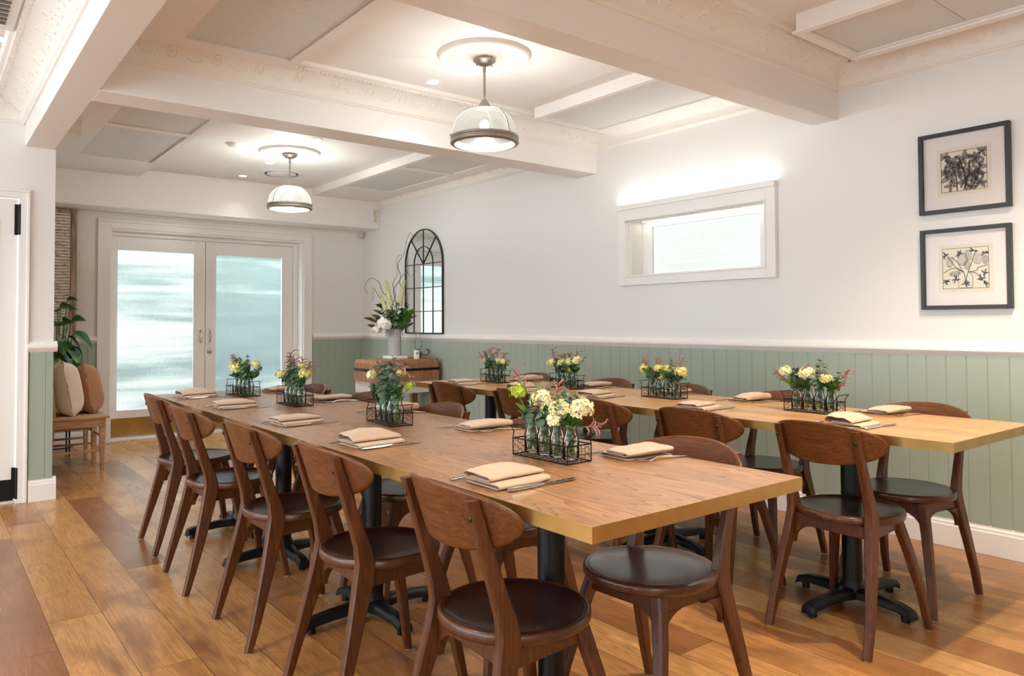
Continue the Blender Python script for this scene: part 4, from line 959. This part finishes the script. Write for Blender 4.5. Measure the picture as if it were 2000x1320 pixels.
BK = [(1.483, 1.658, .03, 'A', 'nearest basket, front table', 1.0), (1.495, 2.645, -.10, 'B', 'second basket, front table', 1.0), (1.475, 3.555, -.02, 'C', 'third basket, front table', 1.0), (1.440, 4.205, .08, 'D', 'farthest basket, front table', .9),
      (3.146, 1.765, -.04, 'E', 'nearest basket, wall-side table', 1.0), (3.142, 2.607, -.02, 'F', 'second basket, wall-side table', 1.0), (3.15, 3.375, -.16, 'G', 'third basket, wall-side table', 1.0), (3.10, 4.03, -.1, 'H', 'farthest basket, wall-side table', 1.0)]
for bi, (x, y, rz, sp, nm, _) in enumerate(BK):
    if bi == 0: o = basket0; o.location = (x, y, .750); o.rotation_euler = (0, 0, rz)
    else: o = dup(basket0, (x, y, .750), rz, '')
    o['label'] = 'black wire mesh basket of flower jars, '+nm
    for j in range(4):
        v = -.083+.0553*j; p = (x-sin(rz)*v, y+cos(rz)*v, .7545)
        if bi == 0 and j == 0: q = jar0; q.location = p
        else: q = dup(jar0, p, 0, '')
        q['label'] = 'glass bottle, '+JN[j]+' from the near end, '+nm
        what = {'H': 'cream hydrangea', 'Hy': 'yellow hydrangea', 'Hl': 'lime flowers', 'E': 'eucalyptus', 'P': 'pink kangaroo paw', 'L': 'green leaves', 'Lm': 'green leaves', 'Ly': 'yellow leaves'}
        ks = list(dict.fromkeys(what[s[0]] for s in SP[sp][j]))[:2]
        bunch(p, SP[sp][j], ' and '.join(ks)+' in the '+JN[j]+' of the '+nm, bi*4+j+1)

# ------------------------------------------------------------------ framed prints
def quad_leaf(b, x, y, a, L, w, z, n=10, cut=True):
    c, s = cos(a), sin(a); m = MB(); pts = []
    def Wd(t): return w*sin(pi*t)**.8*(1-.25*t)
    for sd in (-1, 1):
        for i in range(n):
            t0, t1 = i/n, (i+.62 if cut else i+1)/n
            q = []
            for (t_, k0) in ((t0, .10), (t1, .10), (min(1, t1+.06), 1), (min(1, t0+.06), 1)):
                v = Wd(min(1, t_))*sd*k0; u = t_*L; q.append((x+c*u-s*v, y+s*u+c*v, z))
            b.add(q, [(0, 1, 2, 3)])
    b.tube([(x, y, z), (x+c*L, y+s*L, z)], .0009, 4)
    o = []
    for sd in (-1, 1):
        for i in range(n):
            t0, t1 = i/n, (i+1)/n; q = []
            for t_, off in ((t0, 0), (t1, 0), (t1, .0012), (t0, .0012)):
                v = (Wd(t_)+off)*sd; u = t_*L; q.append((x+c*u-s*v, y+s*u+c*v, z))
            b.add(q, [(0, 1, 2, 3)])
def picture(y0, y1, z0, z1, label, art, tilt):
    cyy, cz = (y0+y1)/2, (z0+z1)/2; W, H = y1-y0, z1-z0
    t = thing('framed_print', label, 'framed print', (XR-.001, cyy, cz), 0, 'pair of framed botanical prints'); t.rotation_euler = (0, 0, 0)
    # local frame: u to the viewer's right is -Y, v is Z, depth is -X
    mat = Matrix(((0, 0, -1, 0), (-1, 0, 0, 0), (0, 1, 0, 0), (0, 0, 0, 1)))
    mat = mat @ Matrix.Rotation(tilt, 4, 'Z')
    w = .020; b = MB()
    for a, c in (((-W/2, -H/2, 0), (-W/2+w, H/2, .032)), ((W/2-w, -H/2, 0), (W/2, H/2, .032)), ((-W/2+w, -H/2, 0), (W/2-w, -H/2+w, .032)), ((-W/2+w, H/2-w, 0), (W/2-w, H/2, .032))): b.box(a, c, mat)
    obj('frame', b, 'black', t, bevel=.001)
    obj('mount', MB().box((-W/2+w, -H/2+w, .006), (W/2-w, H/2-w, .012), mat), 'mount', t, smooth=False)
    pw, phh = .125, .122
    obj('print_sheet', MB().box((-pw, -phh, .0121), (pw, phh, .0126), mat), 'paper', t, smooth=False)
    g = MB(); z = .0128; a = .106; c = .104; e = .0022
    g.box((-a, -c, z), (a, -c+e, z+.0002)).box((-a, c-e, z), (a, c, z+.0002)).box((-a, -c, z), (-a+e, c, z+.0002)).box((a-e, -c, z), (a, c, z+.0002))
    art(g, z, a, c)
    gm = MB(); gm.add(g.v, g.f, mat)
    # keep the drawing inside the border
    obj('print_lines', gm, 'ink', t, smooth=False)['label'] = 'black block print'
    obj('picture_glass', MB().box((-W/2+w, -H/2+w, .024), (W/2-w, H/2-w, .0255), mat), 'picglass', t, smooth=False)
def clampv(g, k0, a, c):
    for i in range(k0, len(g.v)):
        x, y, z = g.v[i]; g.v[i] = (max(-a, min(a, x)), max(-c, min(c, y)), z)
def art1(g, z, a, c):
    rnd = random.Random(21); k0 = len(g.v)
    for (x0, y0, x1, y1) in ((-.03, -.1, -.055, .03), (0, -.1, .03, .05), (.01, -.1, -.02, .07), (.03, -.1, .07, .0)): g.tube([(x0, y0, z), ((x0+x1)/2+.01, (y0+y1)/2, z), (x1, y1, z)], .0028, 5)
    for (cx, cyy, n, L) in ((-.055, .045, 7, .055), (.055, .05, 7, .05), (-.055, -.02, 5, .06), (.035, -.025, 8, .062), (.0, .06, 5, .05), (-.02, .01, 5, .045), (.07, .0, 5, .05), (.0, -.06, 6, .04), (-.06, -.07, 4, .045), (.075, -.07, 6, .045), (-.085, .08, 5, .035), (.085, .085, 5, .035), (-.09, .0, 5, .04), (.03, -.085, 5, .035)):
        for i in range(n):
            quad_leaf(g, cx, cyy, 2*pi*i/n+rnd.uniform(-.25, .25), L*rnd.uniform(.7, 1.1), L*rnd.uniform(.16, .24), z+i*.00002, 9)
    clampv(g, k0, a, c)
def art2(g, z, a, c):
    rnd = random.Random(5); k0 = len(g.v)
    def cone(x, y, an, L, w):
        cc, s = cos(an), sin(an)
        for i in range(int(L/.0045)):
            for j in range(-4, 5):
                u = i*.0045; ww = w*sqrt(max(0, 1-((u-L/2)/(L/2))**2)); v = j/4*ww
                px, py = x+cc*u-s*v, y+s*u+cc*v
                g.add([(px-.0017, py-.001, z), (px+.0017, py-.001, z), (px+.0009, py+.0013, z), (px-.0009, py+.0013, z)], [(0, 1, 2, 3)])
    for q in ((-.072, .005, pi/2, .06, .017), (-.012, .01, pi/2, .075, .022), (.008, -.01, pi/2, .05, .014), (.055, .015, pi/2-.1, .062, .022), (.015, .035, pi/2, .06, .016), (.09, .012, pi/2, .05, .012), (-.075, -.03, .15, .058, .012)): cone(*q)
    for pts in (((.0, -.075), (-.005, -.03), (-.02, .0), (-.035, .03), (-.06, .06)), ((.0, -.07), (.01, -.03), (.02, .0), (.04, .06), (.05, .09)), ((-.01, -.02), (-.04, .002), (-.075, -.005), (-.1, -.02)), ((.015, -.02), (.05, -.015), (.06, .0), (.1, .01)), ((.02, -.02), (.05, -.03), (.07, -.055), (.1, -.08)), ((-.01, -.02), (-.04, .0), (-.06, .03), (-.085, .07))):
        g.tube([(u, v, z) for u, v, _ in bez([(p, q, 0) for p, q in pts], 5)], .0017, 5)
    g.tube([(u, v, z) for u, v, _ in bez([(-.012, -.02, 0), (-.028, -.03, 0), (-.033, -.05, 0), (-.032, -.09, 0), (-.026, -.099, 0), (.026, -.099, 0), (.032, -.09, 0), (.033, -.05, 0), (.026, -.03, 0), (.012, -.02, 0)], 5)], .0011, 5)
    for (x, y) in ((-.09, -.06), (.07, -.055), (-.045, -.055), (.09, -.085), (.085, -.03), (.0, -.08), (-.09, .07), (.09, .07), (-.03, .075), (.04, .085)):
        for i in range(7):
            an = rnd.uniform(0, 6.28); L = rnd.uniform(.012, .024); g.tube([(x, y, z), (x+L*cos(an), y+L*sin(an), z)], [.0008, .0004], 4)
            quad_leaf(g, x, y, an, L, .003, z, 4)
    clampv(g, k0, a, c)
picture(1.317, 1.735, 1.711, 2.130, 'upper black-framed botanical print of dense leaves', art1, 0)
picture(1.320, 1.734, 1.214, 1.630, 'lower black-framed print of flower spikes in a glass vase', art2, 0)

# ------------------------------------------------------------------ arched mirror
t = thing('arched_mirror', 'tall arched window-pane mirror with a dark metal frame', 'mirror', (XR-.002, 6.68, 1.046))
hw, hs = .372, .735; cz = hs
arc = [(hw*cos(a), cz+hw*sin(a)) for a in [pi*i/32 for i in range(33)]]
poly = [(hw, 0)]+arc+[(-hw, 0)]
obj('mirror_glass', MB().prism([(u, v) for u, v in poly], -.012, -.010, 'yz'), 'mirror', t, smooth=False)
g = MB(); ring = [(u, v) for u, v in poly]
inner = [(hw-.012, .012)]+[((hw-.012)*cos(a), cz+(hw-.012)*sin(a)) for a in [pi*i/32 for i in range(33)]]+[(-hw+.012, .012)]
rings = []
for (u, v), (p, q) in zip(ring, inner): rings.append([(-.0, u, v), (-.020, u, v), (-.020, p, q), (-.0, p, q)])
g.loft(rings, closed=True); obj('frame', g, 'black', t, ang=40)
g = MB()
def bar(p, q, r=.0042): g.tube([(-.016, *p), (-.016, *q)], r, 6)
for z in (.235, .485, cz): bar((-hw, z), (hw, z))
for y in (-.186, 0, .186): bar((y, 0), (y, cz))
bar((0, cz), (0, cz+hw)); bar((0, cz), (hw*cos(R(48)), cz+hw*sin(R(48)))); bar((0, cz), (-hw*cos(R(48)), cz+hw*sin(R(48))))
g.tube([(-.016, .186*cos(pi*i/20), cz+.186*sin(pi*i/20)) for i in range(21)], .0042, 6)
obj('glazing_bars', g, 'black', t)

# ------------------------------------------------------------------ butcher block stand
bx0, bx1, by0, by1 = 3.425, 4.155, 6.29, 6.80
t = thing('butcher_block', 'chunky butcher block with iron strap in the corner under the mirror', 'butcher block', (0, 0, 0))
def chamf(x0, x1, y0, y1, z0, z1, c=.03): return [(x0+c, y0), (x1-c, y0), (x1, y0+c), (x1, y1-c), (x1-c, y1), (x0+c, y1), (x0, y1-c), (x0, y0+c)]
b = MB(); pl = chamf(bx0, bx1, by0, by1, 0, 0, .035)
pt = [((x-(bx0+bx1)/2)*.955+(bx0+bx1)/2, (y-(by0+by1)/2)*.95+(by0+by1)/2) for x, y in pl]
b.loft([[(x, y, .59) for x, y in pl], [(x, y, .765) for x, y in pl], [(x, y, .800) for x, y in pt]])
for i in range(1, 9):
    x = bx0+(bx1-bx0)*i/9; b.box((x-.0008, by0-.0008, .592), (x+.0008, by0+.002, .765))
for i in range(1, 6):
    y = by0+(by1-by0)*i/6; b.box((bx0-.0008, y-.0008, .592), (bx0+.002, y+.0008, .765))
obj('block', b, 'block', t, smooth=False)
s = MB(); p2 = chamf(bx0-.003, bx1+.003, by0-.003, by1+.003, 0, 0, .035); s.loft([[(x, y, .69) for x, y in p2], [(x, y, .715) for x, y in p2]], cap=False)
obj('iron_strap', s, 'iron', t, solid=.002)['label'] = 'dark iron strap'
obj('lower_box', MB().box((bx0+.02, by0+.02, .47), (bx1-.02, by1-.02, .589)), 'palewood', t, bevel=.003)
for x in (bx0+.05, bx1-.05):
    for y in (by0+.05, by1-.05): obj('leg', MB().box((x-.03, y-.03, 0), (x+.03, y+.03, .47)), 'block', t, bevel=.003)
# things on it
tag(obj('book', MB().box((3.70, 6.46, .8005), (3.86, 6.68, .830)), 'whitecer', bevel=.003), 'white book lying under the grey flower vase', 'book')
V0 = Vector((3.775, 6.57, .8305))
tag(obj('flower_vase', MB().lathe([(.0005, .0), (.060, 0), (.064, .004), (.066, .02), (.066, .245), (.064, .262), (.060, .268), (.056, .262), (.056, .02), (.0005, .015)], 40, Matrix.Translation(V0)), 'ceramic'), 'pale grey cylinder vase on the butcher block in front of the mirror', 'vase')
t = thing('flower_arrangement', 'tall arrangement of white bloom, magnolia leaves and curly willow in the grey vase', 'flowers', V0)
rnd = random.Random(4); TP = Vector((0, 0, .27))
def tp(u, d, z): return Vector((u*.79+d*.61, -u*.61+d*.79, z))      # u: along the room's width as the diners see it, d: away
for i, (u, d, z, r) in enumerate(((-.155, 0, .66, .030), (-.09, .02, .76, .042), (.10, .0, .76, .036))):
    b = MB(); top = tp(u, d, z); base = tp(u*.45, 0, z-.26)
    for j in range(120):
        q = j/120; p = base+(top-base)*q; a = j*2.4; rr = r*(1-q*.66); n = Vector((cos(a), sin(a), .4)); floret(b, p+Vector((cos(a), sin(a), 0))*rr*.7, n, .020*(1-q*.45), rnd)
    obj('flower_spike', b, 'spike', t, smooth=False)
b = hydrangea(tp(-.095, -.06, .315), .070, 3, .022, 120, 5, .8); obj('white_bloom', b, 'white', t, smooth=False)
b = hydrangea(tp(-.175, -.04, .26), .040, 5, .018, 50, 5, .8); obj('white_bloom', b, 'white', t, smooth=False)
for i, (u, d, z, w) in enumerate(((-.31, 0, .38, .030), (-.24, .02, .41, .026), (-.27, -.02, .31, .026), (-.22, 0, .46, .026), (-.20, .03, .52, .028), (-.14, .05, .56, .026), (-.17, .03, .33, .024), (.23, .02, .40, .026), (.20, .03, .33, .022))):
    b = MB(); p = tp(u*.58, d, z-.05); bigleaf(b, p, tp(u, d, z), w*1.35, i); obj('magnolia_leaf', b, 'bronzeleaf', t)
for i in range(16):
    a = i*.7; u, d = (.13+.09*(i%3)/2)*cos(a)-.0, .11*sin(a); st, l = sprig(TP, tp(u, d, .46+.10*sin(i*2.1)), 30+i, .030, .018, 10); obj('eucalyptus_sprig', l, 'gum' if i % 2 else 'leafd', t); obj('stem', st, 'stem', t)
for i, (u, z) in enumerate(((.07, .42), (.15, .36), (.13, .47), (.0, .44), (-.06, .42), (.19, .45))):
    b = MB(); bigleaf(b, tp(u*.4, 0, z-.12), tp(u*1.1, -.03, z+.02), .052, 50+i); obj('leaf', b, 'leafm' if i % 2 else 'leafd', t)
for i, pts in enumerate((((0, .3), (.02, .5), (-.01, .66), (.06, .78), (.03, .92), (.10, 1.04), (.13, 1.18), (.17, 1.24), (.19, 1.16)), ((0, .3), (-.02, .5), (.01, .6), (-.02, .72), (.03, .84), (.02, .98), (.08, 1.02)), ((0, .3), (.03, .55), (.07, .66), (.05, .76), (.12, .84), (.16, .80), (.22, .86)), ((0, .3), (-.05, .55), (-.12, .64), (-.16, .74), (-.24, .78), (-.30, .70), (-.27, .62)), ((0, .3), (-.03, .5), (-.10, .52), (-.16, .60), (-.21, .68), (-.22, .58), (-.25, .54)))):
    q = bez([tp(u, .02*sin(z*9+i), z) for u, z in pts], 6); obj('willow_twig', MB().tube(q, [.0042*(1-j/len(q))+.0012 for j in range(len(q))], 6), 'twig', t)
b = MB()
for i in range(90):
    a = rnd.uniform(0, 6.28); p = Vector((.060*cos(a), .060*sin(a), .272)); e = p+Vector((.028*cos(a), .028*sin(a), rnd.uniform(-.09, .02))); b.tube(bez([p, (p+e)/2+Vector((rnd.uniform(-.02, .02), rnd.uniform(-.02, .02), .02)), e], 4), .0014, 4)
obj('moss', b, 'moss', t)
t = thing('oil_lamp', 'small brown oil lamp with a clear glass chimney on the butcher block', 'oil lamp', (4.01, 6.50, .8005))
obj('font', MB().lathe([(.0005, 0), (.035, 0), (.04, .008), (.022, .018), (.05, .03), (.045, .05), (.02, .07), (.018, .085), (.022, .09)], 28), 'bronzeleaf', t)
obj('handle', MB().tube(bez([(.04, -.02, .04), (.075, -.035, .03), (.10, -.05, .06), (.085, -.045, .09), (.075, -.04, .075)], 6), .004, 8), 'iron', t)
obj('chimney', MB().lathe([(.022, .09), (.034, .11), (.040, .14), (.032, .18), (.022, .21), (.020, .29)], 28), 'pane', t)
t = thing('white_jug', 'small white leaf-patterned jug between vase and oil lamp', 'jug', (3.93, 6.40, .8005))
obj('body', MB().lathe([(.0005, 0), (.028, 0), (.030, .01), (.028, .06), (.030, .085), (.026, .085), (.0005, .01)], 28), 'whitecer', t); b = MB(); disc(b, Vector((-.012, -.029, .055)), Vector((-.3, -1, 0)), .010); obj('leaf_motif', b, 'leafd', t)

# ------------------------------------------------------------------ bench, cushions, shutter, plant
t = thing('wooden_bench', 'honey wooden bench seen from its end beside the back doors', 'bench', (0, 0, 0)); B0, B1 = 6.47, 7.30
obj('seat', MB().box((.74, B0, .425), (1.175, B1, .445)), 'bench', t, bevel=.004)
obj('apron', MB().box((.78, B0+.015, .36), (1.14, B0+.035, .424)).box((.78, B1-.035, .36), (1.14, B1-.015, .424)).box((1.115, B0+.035, .36), (1.135, B1-.035, .424)), 'bench', t, bevel=.002)
for y in (B0+.035, 6.86, B1-.06):
    obj('leg', MB().loft([[(1.118-o, y-o, z), (1.148-.0+o-.003, y-o, z), (1.145+o, y+.03+o, z), (1.118-o, y+.03+o, z)] for z, o in ((.0, -.002), (.30, .006), (.424, .007))]), 'bench', t, bevel=.002)
    obj('leg', MB().loft([[(x, y, z), (x+.04, y, z), (x+.04, y+.03, z), (x, y+.03, z)] for x, z in ((.725, 0), (.76, .25), (.775, .43), (.765, .60), (.735, .88))]), 'bench', t, bevel=.002)['label'] = 'rear leg rising as the back post'
    s = MB()
    for z in ((.175, .30) if y > 6.6 else (.165,)): s.box((.77, y+.008, z), (1.13, y+.022, z+.018))
    obj('stretcher', s, 'bench', t, bevel=.002)
obj('stretcher', MB().box((1.125, B0+.05, .27), (1.14, B1-.05, .288)), 'bench', t, bevel=.002)
s = MB()
for z in (.55, .68, .82): s.box((.745, B0+.04, z), (.762, B1-.04, z+.07))
obj('backrest', s, 'bench', t, bevel=.003)
def cushion(name, label, c, w, h, th, rot, mat, frill):
    n = 14; V = []; b = MB()
    for sd in (-1, 1):
        rows = []
        for i in range(n+1):
            row = []
            for j in range(n+1):
                u, v = -1+2*i/n, -1+2*j/n; e = (1-abs(u)**4)*(1-abs(v)**4); x = sd*th/2*max(0, e)**.45
                pin = 1-.06*(1-abs(u))*(abs(v) > .99)
                k = 1-.05*(u*u*v*v < .9)*abs(v)*0
                row.append((x+.004*mnoise.noise(Vector((u*4, v*4, sd)))*e, u*w/2*(1-.07*(1-v*v)*abs(u)), v*h/2*(1-.07*(1-u*u)*abs(v))))
            rows.append(row)
        b.sheet(rows)
    o = thing(name, label, 'cushion', c, 0, 'cushions on the bench'); o.rotation_euler = rot
    obj('cover', b, mat, o, ang=80)
    f = MB(); edge = [(u, -1) for u in [-1+2*i/20 for i in range(20)]]+[(1, v) for v in [-1+2*i/20 for i in range(20)]]+[(-u, 1) for u in [-1+2*i/20 for i in range(20)]]+[(-1, -v) for v in [-1+2*i/20 for i in range(20)]]
    rr = random.Random(len(label)); inn = []; out = []
    for i, (u, v) in enumerate(edge):
        y, z = u*w/2*(1-.07*(1-v*v)*abs(u)), v*h/2*(1-.07*(1-u*u)*abs(v)); inn.append((0, y, z)); q = 1+frill*rr.uniform(.6, 1.2); out.append((rr.uniform(-.008, .008), y*q, z*q))
    inn.append(inn[0]); out.append(out[0]); f.sheet([inn, out]); obj('frilled_edge', f, mat, o, solid=.003)
cushion('cushion', 'cream linen cushion with a frayed edge on the bench', (.915, 6.76, .652), .42, .43, .21, (0, R(-10), R(-4)), 'cushw', .07)
cushion('cushion', 'rust brown linen cushion with a fringed edge on the bench', (1.085, 6.86, .638), .39, .40, .20, (0, R(-11), R(-8)), 'cushb', .06)
t = thing('wooden_shutter', 'weathered peeling wooden shutter on the back wall above the bench', 'shutter', (.955, 7.985, 1.30))
b = MB()
for i in range(44):
    z = -.32+i*.028; b.box((-.16, -.006, z), (.148, .010, z+.022), Matrix.Translation((0, 0, 0)))
obj('slats', b, 'shutter', t, bevel=.002)
obj('shutter_frame', MB().box((.148, -.018, -.34), (.20, .018, .94)).box((-.21, -.018, -.34), (-.16, .018, .94)).box((-.16, -.012, .90), (.148, .014, .94)).box((-.16, -.012, -.34), (.148, .014, -.30)), 'barewood', t, bevel=.003)
obj('hanging_cleat', MB().box((-.15, .018, .70), (.15, .09, .76)), 'barewood', t)
t = thing('plant_stand', 'thin black metal plant stand behind the bench', 'plant stand', (.955, 7.56, 0))
s = MB()
for a in range(4):
    q = pi/4+a*pi/2; s.tube([(.12*cos(q), .12*sin(q), 0), (.12*cos(q), .12*sin(q), .55)], .007, 8)
s.tube([(.12*cos(2*pi*i/24), .12*sin(2*pi*i/24), .45) for i in range(24)], .005, 6, closed=True); s.tube([(.12*cos(2*pi*i/24), .12*sin(2*pi*i/24), .08) for i in range(24)], .005, 6, closed=True)
obj('frame', s, 'iron', t); obj('shelf', MB().lathe([(.0005, .44), (.115, .44), (.115, .448), (.0005, .448)], 28), 'iron', t)
t = thing('potted_plant', 'potted plant with large glossy green leaves between bench and shutter', 'plant', (.955, 7.56, .449))
obj('pot', MB().lathe([(.0005, 0), (.075, 0), (.10, .18), (.105, .19), (.095, .19), (.0005, .16)], 28), 'ceramic', t)
rnd = random.Random(8); stm = MB()
LV = [(.10, .10, .72, .07, .15), (.0, .0, .80, .06, .14), (-.06, .02, .66, .07, .16), (.06, -.12, .58, .075, .17), (.16, -.04, .60, .065, .15), (-.10, -.10, .60, .07, .16), (.20, -.05, .92, .05, .12), (.29, -.08, .74, .055, .17), (.02, -.16, .44, .085, .20), (.14, -.16, .42, .08, .19), (.22, -.10, .50, .06, .15), (-.06, -.18, .48, .08, .19), (.10, -.05, .82, .05, .12), (.25, -.12, .36, .05, .14), (-.02, -.1, .92, .06, .14), (.04, .02, .95, .055, .13), (-.12, 0, .88, .06, .15), (.17, 0, 1.02, .03, .10), (.12, -.15, .62, .075, .17), (.0, -.18, .70, .07, .17), (.18, -.14, .70, .06, .16), (-.08, -.2, .58, .08, .18), (.08, -.2, .50, .085, .19), (.24, -.1, .84, .045, .14), (-.05, -.12, .80, .065, .16), (.15, -.1, .36, .08, .18), (.05, -.1, .66, .07, .16)]
for i, (x, y, z, w, L) in enumerate(LV):
    p = Vector((x, y, z)); q = Vector((x*.4, y*.4, z-.10)); stm.tube(bez([(0, 0, .17), (x*.2, y*.2, (z-.1)*.55), q], 6), .004, 6)
    tip = q+(Vector((x*1.3+.02*sin(i*3), y*1.2-.05, 0)).normalized()*L*.85+Vector((0, 0, -.10 if z < .8 else .05)))
    b = MB(); bigleaf(b, q, tip, w*1.3, 70+i, droop=.05, fold=.2); obj('leaf', b, 'leafd' if i % 3 else 'leafm', t)
obj('stems', stm, 'stem', t)
